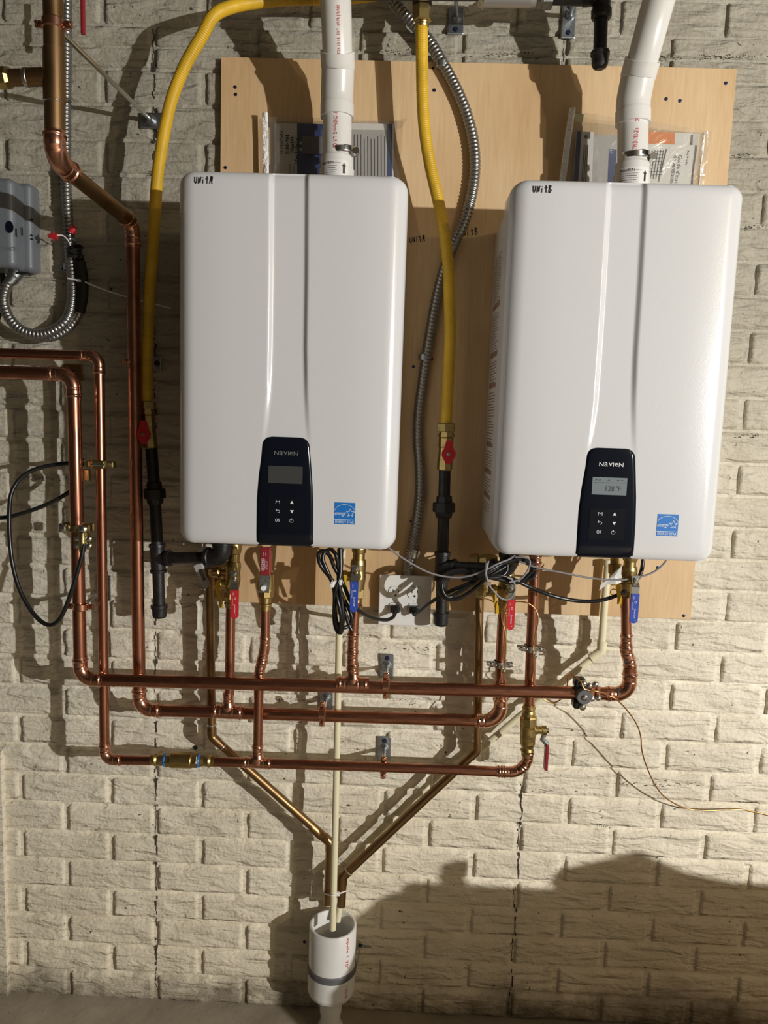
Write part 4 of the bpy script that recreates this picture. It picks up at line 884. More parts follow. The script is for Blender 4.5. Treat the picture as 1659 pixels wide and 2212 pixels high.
# paper tags
tg = tag(obj('barcode_tag', plate([P(418, 1222, .085), P(432, 1214, .085), P(455, 1262, .085), P(442, 1276, .085)], .0006, OUT), 'greypaper'), 'small barcode tag hanging under the black elbow below the left heater', 'tag')
m = MB(); pm = pmap(P(437, 1244, .0862), (.45, 0, -1), (1, 0, .45), .0004)
for i in range(12): m.add([pm(-.014+i*.0022, -.003), pm(-.0128+i*.0022, -.003), pm(-.0128+i*.0022, .005), pm(-.014+i*.0022, .005)], [(0, 1, 2, 3)], False)
obj('bars', m, 'print', tg)
tag(obj('paper_tag', plate([P(428, 1180, .08), P(456, 1182, .08), P(453, 1198, .08), P(444, 1232, .08), P(432, 1232, .08), P(426, 1200, .08)], .0006, OUT), 'paper'), 'white paper tag with print curled behind the black elbow at the left heater', 'tag')
m = MB(); A = [P(1343, 1222, .186), P(1342, 1240, .190), P(1346, 1258, .188), P(1330, 1262, .193), P(1312, 1263, .188), P(1294, 1276, .184), P(1298, 1262, .186), P(1318, 1246, .187)]
m.add(A+[(A[0]+A[4])/2+Vector((0, -.004, 0))], [(i, (i+1) % 8, 8) for i in range(8)], False); tag(obj('paper_tag', m, 'paper'), 'crumpled white paper tag hanging by the cream tube under the right heater', 'tag')
tag(obj('tag_ring', sweep([P(1326+7.5*math.cos(t_), 1279+6.5*math.sin(t_), .14) for t_ in [k*math.pi/10 for k in range(20)]], .0010, n=8), 'bronze'), 'thin brown wire ring hanging right of the cream tube under the right heater', 'ring')
tag(obj('relief_valve', prof(P(1328, 1205, .13), P(1328, 1245, .13), [(0, .010), (.3, .010), (.35, .0145), (.8, .0145), (1, .009)], n=10, flat=True), 'bronze'), 'small dark brass relief valve behind the crumpled paper tag on the right', 'valve')
rv = thing('relief_valve', 'brass relief valve above the copper drain under the right heater, behind the black gas pipe', 'valve', P(1035, 1250, .08))
obj('outlet_body', prof(P(1036, 1212, .074), P(1036, 1290, .074), [(0, .0125), (.3, .0140), (.5, .0165), (.8, .0165), (1, .0120)], n=12, flat=True), 'bronze', rv)
obj('side_body', prof(P(1015, 1212, .08), P(1075, 1212, .09), [(0, .016), (.3, .018), (.34, .012), (.6, .017), (.8, .017), (1, .012)], n=10, flat=True), 'brass', rv)
obj('test_ring', sweep([P(1048+7*math.cos(t_), 1281+7*math.sin(t_), .10) for t_ in [k*math.pi/8 for k in range(14)]], .0012, n=8), 'brass', rv)
rv = thing('relief_valve', 'brass relief valve above the copper drain under the left heater', 'valve', P(460, 1240, .08))
obj('outlet_body', prof(P(453, 1188, .074), P(453, 1240, .074), [(0, .0135), (.5, .0145), (.6, .0125), (1, .0122)], n=16, flat=True), 'copper_old', rv)
obj('side_body', prof(P(456, 1237, .09), P(500, 1238, .118), [(0, .010), (.2, .0135), (.5, .0135), (.55, .009), (1, .012)], n=18, flat=True), 'brass', rv)
# ================================================================ VENT PIPES
def vent(label, low, lowd, rr, adapter, band, words, arrow, rednotes):
    t = thing('vent_pipe', label, 'vent pipe', P(low[0][0], low[0][1], lowd)); R = rr
    a, b, c, e = [P(q[0], q[1], q[2]) for q in low]   # unit top, elbow centre, upper collar, out of frame
    obj('pipe', sweep([Vector((a.x, a.y, Z0+HH-.03)), a, b], R, n=36), 'pvc', t)
    obj('pipe', sweep([b+(c-b)*.9, c, e, e+(e-c)*.5], R, n=36), 'pvc', t)
    u = (b-a).normalized(); v = (e-c).normalized()
    pth = resample([b-u*.026, b-u*.003]+spl([b, b+u*.018+(c-b)*.05, c-v*.030, c-v*.012], 6)[1:]+[c+v*.002], .002); L_ = len(pth)
    rad = [R*1.15 if (i < 14 or i > L_-18) else R*(1.115) for i in range(L_)]
    obj('elbow', sweep(pth, rad, n=40), 'pvc', t)
    sm = MB()
    obj('mould_seam', sweep([p_+Vector((.002, -R*1.10, 0)) for p_ in pth[16:-20:3]], .0007, n=6), 'pvc', t)
    A0 = P(*adapter[0], lowd); A1 = P(*adapter[1], lowd)
    ad = obj('adapter', prof(Vector((A1.x, A1.y, Z0+HH-.02)), A0, [(0, R*1.22), (.75, R*1.22), (.77, R*1.13), (.96, R*1.13), (1, R*1.05)], n=40), 'pvc', t)
    B0 = P(*band[0], lowd); bd = (P(*band[1], lowd)-B0).normalized(); ax = Vector((bd.x*-bd.z, 0, 0)) ; ax = Vector((-.06, -.10, 1)).normalized()
    obj('hose_clamp', prof(B0-ax*.0065, B0+ax*.0065, [(0, R*1.02), (.1, R*1.06), (.9, R*1.06), (1, R*1.02)], n=44), 'chrome', t)
    sl = MB(); 
    for k in range(9):
        an = .25+.06*k; q = B0+Vector((math.sin(an), -math.cos(an), 0))*R*1.065; r_ = frame((math.cos(an), math.sin(an), 0), ax); sl.join(rbox(q, (.0012, .009, .0012), 0, r_))
    obj('clamp_slots', sl, 'dark', t)
    q = B0+Vector((R*1.08, -.014, -.006)); obj('clamp_screw', prof(q+Vector((0, .014, 0)), q+Vector((0, -.012, 0)), [(0, .0055), (.3, .0055), (.32, .0072), (1, .0072)], n=8, flat=True), 'chrome', t)
    mp = pmap  # label on adapter
    
    def wrap(zc, uoff, rad_):
        return lambda x, y: Vector((A1.x+rad_*math.sin((x+uoff)/rad_), -lowd-rad_*math.cos((x+uoff)/rad_), zc+y))
    zc = (P(adapter[1][0], words[0], lowd+R).z); wr = wrap(zc, 0, R*1.236); lb = MB()
    lb = MB(); 
    lbo = obj('vent_label', MB().add([wrap(zc-.004, 0, R*1.224)(-.034+.062*i/12, y) for y in (-.022, .019) for i in range(13)], [(i, i+1, i+14, i+13) for i in range(12)], True), 'white', ad, label='white printed label with an upward arrow')
    text('NAVIEN', .030, .0052, wr, lb, -.020, .0085); text('BackFlow Damper', .014, .0022, wr, lb, .004, .0080)
    for i in range(5): stroke([(-.034+.003*q_, .002-i*.0042) for q_ in range(13-(i % 2))], .0010 if i % 2 else .0006, wr, lb)
    lb.add([wr(.0150, -.012), wr(.0195, -.012), wr(.0195, .002), wr(.0150, .002)], [(0, 1, 2, 3)], False); lb.add([wr(.0125, .002), wr(.022, .002), wr(.01725, .0085)], [(0, 1, 2)], False)
    obj('label_print', lb, 'print', lbo)
    rp = MB()
    for s_, pq, h_ in rednotes:
        p0 = P(*pq[0]); p1 = P(*pq[1]); axd = (p1-p0); wl = axd.length; mid = (p0+p1)/2; 
        # centre of the pipe at that height
        f = cylmap(mid+Vector((pq[2], R, 0)), axd, R, Vector((-pq[2]*1.0, -R, 0)), .0003); text(s_, wl, h_, f, rp)
    obj('red_lettering', rp, 'redprint', t)
    return t
RV1 = .0302
vent('white plastic vent pipe rising from the left heater behind the right-hand yellow tube', [(728, 372, .135), (728.5, 226, .135), (729, 112, .165), (725.5, 0, .215)], .135, RV1, [(728, 338), (728.5, 380)], [(737, 327), (760, 330)], (362, .012), None,
     [('07/24 12:14  EXT. #57R J RABI', ((733, 98, .195), (731.5, -14, .245), -.003), .0075), ('23° CNSForm-G  U.P. Co', ((725.5, 237, .166), (724, 318, .166), .003), .0085)])
vent('white plastic vent pipe rising from the right heater and leaning right out of the picture', [(1366, 395, .165), (1367.5, 240, .165), (1388, 130, .190), (1423, 0, .245)], .165, RV1, [(1366, 352), (1364, 398)], [(1369, 338), (1390, 340)], (378, .012), None,
     [('CP-110-W', ((1377, 262, .196), (1379, 238, .196), .002), .0080), ('STM D1785-21a', ((1372, 325, .196), (1375.5, 276, .196), .002), .0085)])
# ================================================================ FLEX CONDUITS
def flex(label, pts, r, pitch=.0083, material='flex', cat='conduit', name='flexible_conduit'):
    p = resample(spl(pts, 12), pitch/6); rr = [r*(.86+.16*abs(math.sin(math.pi*i/6))**.7) for i in range(len(p))]
    t = thing(name, label, cat, pts[len(pts)//2]); obj('armour', sweep(p, rr, n=20), material, t); return t
def conduit_strap(parent, q, side, d=.03):
    c = P(*q, d); m = rbox(c+Vector((side*.016, d-.008-.012, -.002)), (.020, .003, .014), .002)
    m.join(prof(c+Vector((0, 0, -.007)), c+Vector((0, 0, .007)), [(0, .0128), (.1, .0135), (.9, .0135), (1, .0128)], n=24)); o = obj('strap', m, 'zinc', parent)
    s = c+Vector((side*.019, d-.020, -.002)); obj('screw', prof(s, s+Vector((0, -.004, 0)), [(0, .0045), (1, .003)], n=12), 'bluesteel', parent); return o
cA = flex('grey corrugated metal conduit curving from the top down between the heaters to the outlet', PL([(838, -20, .04), (862, 15, .04), (890, 48, .037), (928, 90, .036), (952, 130, .036), (980, 180, .036), (1003, 232, .036), (1020, 292, .036), (1026, 350, .036), (1021, 410, .036), (1004, 475, .036), (979, 530, .036), (957, 590, .036), (940, 660, .036), (926, 740, .036), (914, 820, .036), (905, 890, .036), (903, 950, .036), (907, 1010, .036), (907, 1070, .036), (900, 1130, .036), (891, 1180, .036), (883, 1220, .036), (881, 1246, .034)]), .0126)
conduit_strap(cA, (955, 140), -1, .036); conduit_strap(cA, (916, 772), 1, .036)
obj('connector', prof(P(896, 1186, .036), P(892, 1204, .036), [(0, .0135), (.4, .0150), (1, .0140)], n=20), 'chrome', cA)
cB = flex('grey corrugated metal conduit running down behind the old pipe and looping under the control box', PL([(144, -20, .03), (143, 120, .03), (142, 260, .03), (143, 400, .03), (147, 480, .03), (151, 540, .032), (156, 600, .035), (157, 640, .038), (148, 682, .045), (128, 706, .05), (92, 722, .055), (52, 716, .06), (22, 690, .065), (8, 655, .068), (12, 625, .068), (24, 604, .068), (33, 592, .066)]), .0120)
conduit_strap(cB, (150, 577), -1, .032)
obj('connector', prof(P(22, 610, .068), P(38, 586, .064), [(0, .0135), (.5, .0150), (.6, .0165), (1, .0165)], n=20), 'zinc', cB)
cC = flex('short piece of corrugated conduit joining the left loop from a taped end', PL([(74, 729, .045), (112, 729, .045), (142, 714, .04), (163, 692, .037), (172, 672, .035), (177, 640, .034)]), .0098)
cTp = thing('taped_cable_end', 'black taped cable sleeve hanging left of the thick copper pipe', 'cable', P(172, 600, .035))
obj('sleeve', sweep(spl(PL([(171, 675, .035), (178, 640, .036), (178, 600, .037), (172, 565, .038)]), 8), .0125, n=18), 'tape', cTp)
m = MB()
for k, (x_, y_) in enumerate(((160, 550), (163, 543), (166, 535), (158, 538))): m.join(sweep([P(x_+11*math.cos(t_), y_+4*math.sin(t_), .048+.006*math.sin(t_)) for t_ in [i*math.pi/9 for i in range(19)]], .0035, n=8))
obj('tape_wraps', m, 'tape', cTp); obj('collar', prof(P(172, 562, .038), P(168, 552, .038), [(0, .0115), (1, .0115)]), 'dark', cTp)
obj('wire', sweep(spl(PL([(152, 530, .05), (146, 518, .06), (136, 509, .065), (124, 508, .07)]), 6), .0014, n=8), 'white', cTp)
obj('wire', sweep(spl(PL([(160, 532, .05), (158, 518, .06), (153, 500, .06)]), 6), .0014, n=8), 'cable', cTp); obj('wire', sweep(spl(PL([(164, 532, .05), (162, 520, .06), (156, 502, .06)]), 6), .0014, n=8), 'cable', cTp)
def wirenut(label, a, b, w_=.0065):
    A, B = P(*a), P(*b); t = prof(A, B, [(0, w_*.7), (.1, w_*.75), (.6, w_), (1, w_*1.05)], n=12, flat=True)
    d_ = (B-A).normalized(); s = d_.cross(OUT).normalized(); t.join(rbox(A+(B-A)*.6, (w_*3.4, .003, w_*1.1), .0008, frame(s, d_))); return tag(obj('wire_nut', t, 'red'), label, 'wire nut')
wirenut('red wire nut standing up in front of the left conduit', (163, 488, .06), (153, 502, .06)); wirenut('red wire nut pointing at the grey control box', (104, 509, .07), (124, 511, .07), .0058)
tag(obj('cable_tie', sweep(spl(PL([(146, 601, .050), (166, 605, .052), (180, 608, .045), (215, 622, .035), (250, 634, .03), (300, 648, .028), (340, 658, .027), (370, 666, .025)]), 6), .0019, n=8).join(rbox(P(170, 606, .052), (.009, .006, .006), .001)), 'white'), 'long white cable tie tail trailing right from the taped cable end', 'cable tie')
# ================================================================ CONTROL BOX
q = P(92, 500, 0); xr = q.x; zt_b = P(85, 400, 0.0).z; f0 = P(66, 384, .10); f1 = P(64, 582, .10)
bx = thing('control_box', 'grey metal control box with rounded corners at the left edge', 'control box', (xr-.08, -.02, f1.z))
obj('housing', rbox((xr-.14, -.028, (f0.z+f1.z)/2+.004), (.28, .05, f0.z-f1.z), .012, seg=10), 'control', bx)
obj('cover', rbox((xr-.14-.008, -.078, (f0.z+f1.z)/2), (.27, .062, f0.z-f1.z-.004), .014, seg=12), 'control', bx)
k_ = P(47, 503, .109); obj('latch', prof(k_, k_+Vector((0, -.003, 0)), [(0, .011), (1, .011)], n=20), 'panel', bx).scale = (.7, 1, 1.15)
obj('latch_tab', rbox(k_+Vector((.002, -.004, .002)), (.003, .006, .018), .001), 'chrome', bx)
m = MB(); pm = pmap(P(40, 538, .1093), (1, 0, 0), (0, 0, 1), .0003); text('ROMATIC', .052, .009, pm, m, -.022, 0); obj('embossed_lettering', m, 'control', bx)
for a_ in ((84, 475), (71, 509), (80, 517)):
    c_ = P(*a_, .05); c_.x = xr-.0008; obj('slot', rbox(c_, (.003, .006, .003), 0), 'panel', bx)
obj('knockout', rbox(P(50, 591, .07), (.030, .020, .006), .002), 'dark', bx)
cc = tag(obj('control_cable', sweep(spl(PL([(5, 590, .05), (8, 640, .045), (-8, 700, .045)]), 6), .006, n=10), 'cable'), 'short black cable dropping from the control box at the left edge', 'cable')
# ================================================================ OUTLET AND CORDS
o0 = P(820, 1241, .048); o1 = P(929, 1354, .048); oc = (o0+o1)/2; ow = abs(o1.x-o0.x); oh = abs(o0.z-o1.z)
ot = thing('wall_outlet', 'white double outlet plate on a raised box between the heaters', 'outlet', (oc.x, -.02, oc.z))
obj('box', rbox((oc.x, -.0215, oc.z), (ow*.90, .043, oh*.90), .003), 'zinc', ot)
obj('cover_plate', rbox((oc.x, -.0460, oc.z), (ow, .006, oh), .0028, seg=4), 'white', ot)
for sx in (-1, 1):
    for sz in (-1, 1):
        c_ = Vector((oc.x+sx*.0222, -.0492, oc.z+sz*.0195+.001)); n = 28
        pts = []
        for k in range(n):
            t_ = 2*math.pi*k/n; x = .0168*math.cos(t_); z = max(-.0135, min(.0135, .0168*math.sin(t_))); pts.append(c_+Vector((x, 0, z)))
        rc_ = obj('receptacle', plate(pts, .0022, OUT), 'white', ot)
        obj('gap_ring', sweep(pts+[pts[0]], .0005, n=6), 'print', rc_)
        if sz > 0:
            sl = MB()
            for dx, hh in ((-.0062, .0075), (.0062, .0062)): sl.join(rbox(c_+Vector((dx, -.0024, .003)), (.0017, .0006, hh), 0))
            sl.join(prof(c_+Vector((0, -.0021, -.0078)), c_+Vector((0, -.0027, -.0078)), [(0, .0026), (1, .0026)], n=12)); obj('slots', sl, 'print', rc_)
    s_ = Vector((oc.x+sx*.0222, -.0488, oc.z+.001)); sc = obj('screw', prof(s_, s_+Vector((0, -.0015, 0)), [(0, .0032), (1, .0026)], n=14), 'white', ot)
    obj('slot', rbox(s_+Vector((0, -.0016, 0)), (.005, .0003, .0007), 0, frame((1, 0, .8), (-.8, 0, 1))), 'print', sc)
def cord(label, plug_sx, pts, loops, r=.0043):
    t = thing('power_cord', label, 'power cord', pts[0]); c_ = Vector((oc.x+plug_sx*.0222, -.0505, oc.z-.0195+.001))
    m = rbox(c_+Vector((0, -.008, .001)), (.0215, .016, .0175), .003, seg=3); m.join(prof(c_+Vector((0, -.012, .002)), c_+Vector((.001*plug_sx, -.026, -.008)), [(0, .0088), (.5, .0075), (1, .0045)], n=14))
    obj('plug', m, 'cable', t)
    st = [c_+Vector((0, -.022, -.006))]+pts; obj('cord', sweep(spl(st, 10), r, n=12), 'cable', t)
    for lo in loops: obj('cord_loop', sweep(spl(lo, 10), r, n=12), 'cable', t)
    return t
D = .205
kA = cord('black power cord of the left heater, coiled vertically and tied with a white tie', -1, PL([(848, 1334, .09), (832, 1339, .11), (800, 1333, .15), (772, 1316, .19), (757, 1298, D), (745, 1270, D), (735, 1248, D), (722, 1225, D), (712, 1200, .20), (698, 1190, .20), (688, 1197, .20), (690, 1215, D), (700, 1232, D), (716, 1252, D+.004), (728, 1275, D), (742, 1310, D), (752, 1345, D), (760, 1362, D)]),
     [PL([(734, 1184, .19), (735, 1215, .20), (733, 1250, D+.006), (737, 1290, D+.006), (741, 1330, D+.006), (739, 1356, D), (735, 1367, D), (728, 1350, D), (723, 1315, D), (722, 1275, D+.008), (712, 1245, D), (702, 1222, D), (697, 1205, D), (703, 1191, .20), (716, 1186, .20)]),
      PL([(716, 1186, .20), (726, 1200, D+.004), (731, 1230, D), (732, 1262, D+.008), (741, 1290, D+.004), (755, 1318, D), (760, 1338, D), (752, 1352, D), (741, 1355, D+.004), (728, 1345, D), (723, 1310, D), (726, 1270, D+.010), (735, 1240, D+.004), (735, 1186, .20)]),
      PL([(722, 1268, D), (730, 1300, D+.01), (737, 1335, D+.01), (733, 1366, D), (724, 1352, D-.004), (722, 1320, D-.004), (724, 1280, D)])])
obj('cord', sweep(PL([(737, 1182, .19), (736, 1240, .195)]), .0042, n=12), 'cable', kA)
tag(obj('cable_tie', rbox(P(727, 1260, D+.009), (.023, .012, .0048), .001, frame((1, 0, .25), (-.25, 0, 1))).join(rbox(P(717, 1264, D+.013), (.0085, .010, .009), .0015, frame((1, 0, .25), (-.25, 0, 1)))), 'white'), 'short white cable tie around the left coiled black cord', 'cable tie')
D = .185
kB = cord('black power cord of the right heater, bundled sideways in loops behind the grey cable', 1, PL([(905, 1322, .09), (922, 1307, .12), (945, 1292, .15), (975, 1276, .17), (1010, 1262, D), (1050, 1242, D+.01), (1085, 1222, D), (1110, 1212, D), (1138, 1214, D), (1155, 1228, D), (1152, 1245, D), (1130, 1256, D), (1100, 1258, D), (1065, 1248, D+.008), (1030, 1240, D+.004), (995, 1231, D), (965, 1240, D), (951, 1262, D), (952, 1282, D), (966, 1294, D), (990, 1293, D), (1020, 1276, D), (1055, 1246, D+.012), (1085, 1228, D+.006), (1096, 1220, D)]),
     [PL([(1152, 1233, D+.004), (1146, 1216, D), (1120, 1208, D), (1085, 1218, D+.004), (1050, 1238, D+.014), (1018, 1262, D+.004), (985, 1283, D), (968, 1290, D+.004), (956, 1276, D+.004), (957, 1256, D), (972, 1242, D), (1000, 1237, D+.004), (1040, 1244, D+.012), (1080, 1252, D+.008), (1120, 1258, D+.004), (1152, 1233, D+.004)]),
      PL([(1096, 1220, D+.004), (1094, 1234, D+.006), (1080, 1246, D+.012), (1050, 1248, D+.016), (1020, 1250, D+.008), (998, 1252, D)]),
      PL([(1050, 1245, D+.012), (1080, 1243, D+.012), (1110, 1252, D+.006), (1145, 1268, D), (1190, 1286, D), (1240, 1297, D-.01), (1290, 1298, D-.01), (1335, 1285, D-.01), (1366, 1264, D-.01), (1384, 1238, D-.015), (1390, 1205, D-.02)])])
obj('cord', sweep(PL([(1110, 1203, .17), (1108, 1220, .18)]), .012, n=12), 'cable', kB)
gc = thing('grey_cable', 'thin grey communication cable swagging between the two heaters over the coiled cord', 'cable', P(930, 1235, .2))
obj('cable', sweep(spl(PL([(833, 1178, .20), (856, 1196, .20), (885, 1215, .20), (925, 1236, .20), (965, 1246, .20), (1005, 1246, .205), (1045, 1233, .215), (1075, 1218, .215), (1100, 1208, .20), (1112, 1200, .19)]), 10), .0021, n=10), 'grey_cable', gc)
obj('cable', sweep(spl(PL([(1055, 1212, .215), (1053, 1222, .22), (1050, 1238, .222), (1053, 1258, .218), (1066, 1276, .21), (1082, 1292, .208), (1097, 1295, .206), (1108, 1286, .205), (1113, 1270, .205), (1108, 1255, .205), (1096, 1247, .205)]), 10), .0021, n=10), 'grey_cable', gc)
obj('cable', sweep(spl(PL([(1112, 1204, .195), (1130, 1204, .20), (1143, 1208, .20), (1144, 1222, .205), (1135, 1240, .205), (1122, 1252, .205), (1100, 1258, .208)]), 10), .0021, n=10), 'grey_cable', gc)
obj('cable', sweep(spl(PL([(1122, 1213, .195), (1160, 1226, .20), (1210, 1236, .20), (1265, 1247, .20), (1320, 1253, .20), (1365, 1250, .20), (1405, 1239, .20), (1430, 1222, .20), (1444, 1203, .20)]), 10), .0021, n=10), 'grey_cable', gc)
tag(obj('cable_tie', sweep(PL([(1051, 1216, .224), (1049, 1240, .226), (1055, 1262, .222)]), .0026, n=8).join(rbox(P(1056, 1261, .222), (.009, .006, .008), .001)), 'grey_cable'), 'grey tie clasping the coiled cord under the right heater', 'cable tie')
# ================================================================ BAGS OF MANUALS
def sheet(corners, nx=40, ny=30, amp=.004, seed=0, d0=.0):
    a, b, c, e = [Vector(q) for q in corners]; m = MB(); V = []
    for j in range(ny+1):
        for i in range(nx+1):
            u, v = i/nx, j/ny; p = a*(1-u)*(1-v)+b*u*(1-v)+c*u*v+e*(1-u)*v
            q = p*9+Vector((seed*7, 0, 0)); h = noise.noise(q)*amp*1.6+noise.noise(q*3.5)*amp*.8
            ed = min(1, 5*min(u, 1-u, v+.2)); V.append(p+Vector((noise.noise(q*2+Vector((9, 9, 9)))*.0015, -abs(h)*ed, noise.noise(q*2)*.002)))
    m.add(V, [(j*(nx+1)+i, (j+1)*(nx+1)+i, (j+1)*(nx+1)+i+1, j*(nx+1)+i+1) for j in range(ny) for i in range(nx)]); return m
def booklet(name, label, cr, d, th, material, group=None):
    pts = [P(q[0], q[1], d) for q in cr]; t = thing(name, label, 'booklet', pts[0], group)
    obj('cover', plate(pts, -th, OUT), material, t); return t
def patch(name, cr, d, material, parent, th=.0003):
    return obj(name, plate([P(q[0], q[1], d) for q in cr], th, OUT), material, parent)
# left bag
bA = thing('plastic_bag', 'clear plastic bag of manuals behind the left vent pipe', 'bag', P(720, 300, .04))
obj('front_film', sheet(PL([(581, 252), (872, 262), (856, 470), (582, 470)], .048), seed=1), 'film', bA)
obj('back_film', sheet(PL([(581, 262), (858, 262), (850, 470), (582, 470)], .024), amp=.001, seed=2), 'film', bA)
obj('sealed_edge', sheet(PL([(567, 243), (579, 243), (582, 470), (569, 470)], .050), nx=6, ny=60, amp=.006, seed=3), 'foil', bA)
obj('edge_film', sheet(PL([(578, 246), (595, 262), (594, 470), (580, 470)], .046), nx=6, ny=30, amp=.004, seed=5), 'film', bA)
obj('torn_corner', sheet(PL([(846, 262), (881, 254), (866, 278), (848, 284)], .050), nx=8, ny=8, amp=.004, seed=6), 'foil' if False else 'film', bA)
b1 = booklet('manual', 'white and navy manual with handwritten notes, left in the left bag', [(593, 266), (760, 270), (760, 460), (594, 460)], .034, .005, 'paper')
patch('navy_band', [(642, 266.5), (759, 270), (759, 459), (642, 459)], .0345, 'navy', b1)
pl_ = patch('grey_plate', [(653, 296), (700, 297), (700, 334), (653, 333)], .042, 'greybox', b1, .004)
obj('plate_pins', rbox(P(650, 309, .046), (.006, .004, .007), .001).join(rbox(P(650, 323, .046), (.006, .004, .007), .001)), 'chrome', pl_)
tx = MB(); pm = pmap(P(608, 304, .0350), (0, 0, 1), (-1, 0, 0), .0004); text('NaVIeN', .036, .0062, pm, tx, .002, 0)
pm2 = pmap(P(626, 364, .0350), (0, 0, 1), (-1, 0, 0), .0004); text('manual', .026, .0055, pm2, tx, -.004, .001); text('Heaters', .020, .0035, pm2, tx, -.001, -.0085); obj('printed_words', tx, 'print', b1)
tx = MB(); text('M', .006, .0062, pmap(P(608, 329, .0350), (0, 0, 1), (-1, 0, 0), .0004), tx); obj('logo_mark', tx, 'darkred', b1)
hw = MB(); hand('5:00-900', .042, .0075, .0017, pmap(P(621, 311, .0352), (0, 0, 1), (-1, 0, 0), .0004), hw); hand('30mm800', .034, .0065, .0015, pmap(P(631, 312, .0352), (0, 0, 1), (-1, 0, 0), .0004), hw); hand('start10min', .055, .0070, .0015, pmap(P(641, 326, .0352), (0, 0, 1), (-1, 0, 0), .0004), hw)
obj('handwriting', hw, 'ink', b1)
b2 = booklet('manual', 'manual with rows of small text and a navy edge, right in the left bag', [(757, 266), (851, 268), (850, 460), (757, 460)], .036, .004, 'paper')
patch('text_panel', [(757, 280), (834, 281), (833, 459), (757, 459)], .0365, 'greypaper', b2); patch('navy_strip', [(836, 268), (847, 268), (847, 459), (835, 459)], .0365, 'navy', b2)
tx = MB(); rr_ = random.Random(2)
for i in range(10):
    px_ = 765+i*7.3; a_ = P(px_, 290+rr_.choice((0, 4, 10, 30)), .0370); b_ = P(px_+.5, 460, .0370); tx.add([a_+Vector((-.0009, 0, 0)), a_+Vector((.0009, 0, 0)), b_+Vector((.0009, 0, 0)), b_+Vector((-.0009, 0, 0))], [(0, 1, 2, 3)], False)
obj('text_lines', tx, 'print', b2)
# right bag
bB = thing('plastic_bag', 'clear plastic bag of manuals behind the right vent pipe', 'bag', P(1360, 310, .05))
obj('front_film', sheet(PL([(1244, 240), (1538, 284), (1508, 480), (1205, 480)], .052), seed=11), 'film', bB)
obj('back_film', sheet(PL([(1240, 262), (1520, 288), (1500, 480), (1215, 480)], .024), amp=.001, seed=12), 'film', bB)
obj('sealed_edge', sheet(PL([(1229, 233), (1243, 236), (1210, 480), (1197, 480)], .054), nx=6, ny=60, amp=.007, seed=13), 'foil', bB)
obj('right_seal', sheet(PL([(1514, 286), (1534, 284), (1508, 480), (1497, 480)], .054), nx=6, ny=50, amp=.007, seed=14), 'film', bB)
obj('right_crease', sheet(PL([(1519, 287), (1524, 287), (1503, 480), (1500, 480)], .056), nx=3, ny=60, amp=.006, seed=15), 'foil', bB)
n1 = booklet('note', 'pale yellow paper slip in the right bag, near its sealed edge', [(1243, 246), (1261, 247), (1259, 264), (1243, 262)], .040, .001, 'ltyellow')
b3 = booklet('manual', 'white manual with navy edge and a punched hole, left in the right bag', [(1246, 284), (1283, 285), (1275, 470), (1233, 470)], .040, .004, 'paper')
patch('navy_strip', [(1246, 284), (1256, 284), (1244, 469), (1234, 469)], .0405, 'navy', b3); obj('punched_hole', prof(P(1265.5, 296, .0405), P(1265.5, 296, .0412), [(0, .0038), (1, .0038)], n=16), 'rubber', b3)
tx = MB(); 
for px_ in (1262, 1266, 1270): tx.add([P(px_, 313, .0412), P(px_+1.4, 313, .0412), P(px_-5, 400, .0412), P(px_-6.4, 400, .0412)], [(0, 1, 2, 3)], False)
obj('text_lines', tx, 'print', b3)
b4_ = booklet('manual', 'dim grey manual behind the vent pipe in the right bag', [(1283, 292), (1335, 292), (1330, 470), (1274, 470)], .034, .004, 'greypaper')
patch('navy_strip', [(1316, 322), (1332, 322), (1326, 469), (1310, 469)], .0345, 'navy', b4_)
b5 = booklet('leaflet', 'orange and white leaflet right of the right vent pipe', [(1390, 284), (1512, 289), (1506, 330), (1388, 330)], .032, .003, 'paper')
patch('orange_band', [(1396, 284.5), (1458, 286), (1457, 312), (1396, 310)], .0325, 'orange', b5)
b6 = booklet('manual', 'white French ventilation guide with large text in the right bag', [(1390, 310), (1511, 314), (1486, 470), (1380, 470)], .042, .004, 'paper')
tx = MB(); dn_ = (P(1470, 395, .0425)-P(1480, 325, .0425)); rt2 = (P(1500, 330, .0425)-P(1480, 329, .0425))
pm = pmap(P(1480, 350, .0425), dn_, -rt2*-1, .0004)
pm = pmap(P(1485, 341, .0425), dn_, rt2, .0004); text('NaVIeN', .030, .0045, pm, tx)
pm = pmap(P(1466, 365, .0425), dn_, rt2, .0004); text("Guide d'installation", .094, .0080, pm, tx, .018, 0)
pm = pmap(P(1456, 364, .0425), dn_, rt2, .0004); text('de ventilation de', .078, .0080, pm, tx, .012, 0)
obj('printed_words', tx, 'rubber', b6)
tx = MB()
for i in range(6): stroke([(0, 0), (.0001, .0001)], .0001, pm, tx)
pm = pmap(P(1418, 345, .0425), (1, 0, 0), (0, 0, 1), .0004); 
for i in range(6):
    stroke([(-.016+i*.006, .02), (-.022+i*.006, -.04)], .0012, pm, tx)
for j in range(8): stroke([(-.020, .016-j*.007), (.014, .018-j*.007)], .0011, pm, tx)
stroke([(.020, .022), (.008, -.045)], .0022, pm, tx); obj('line_drawing', tx, 'greybox', b6)
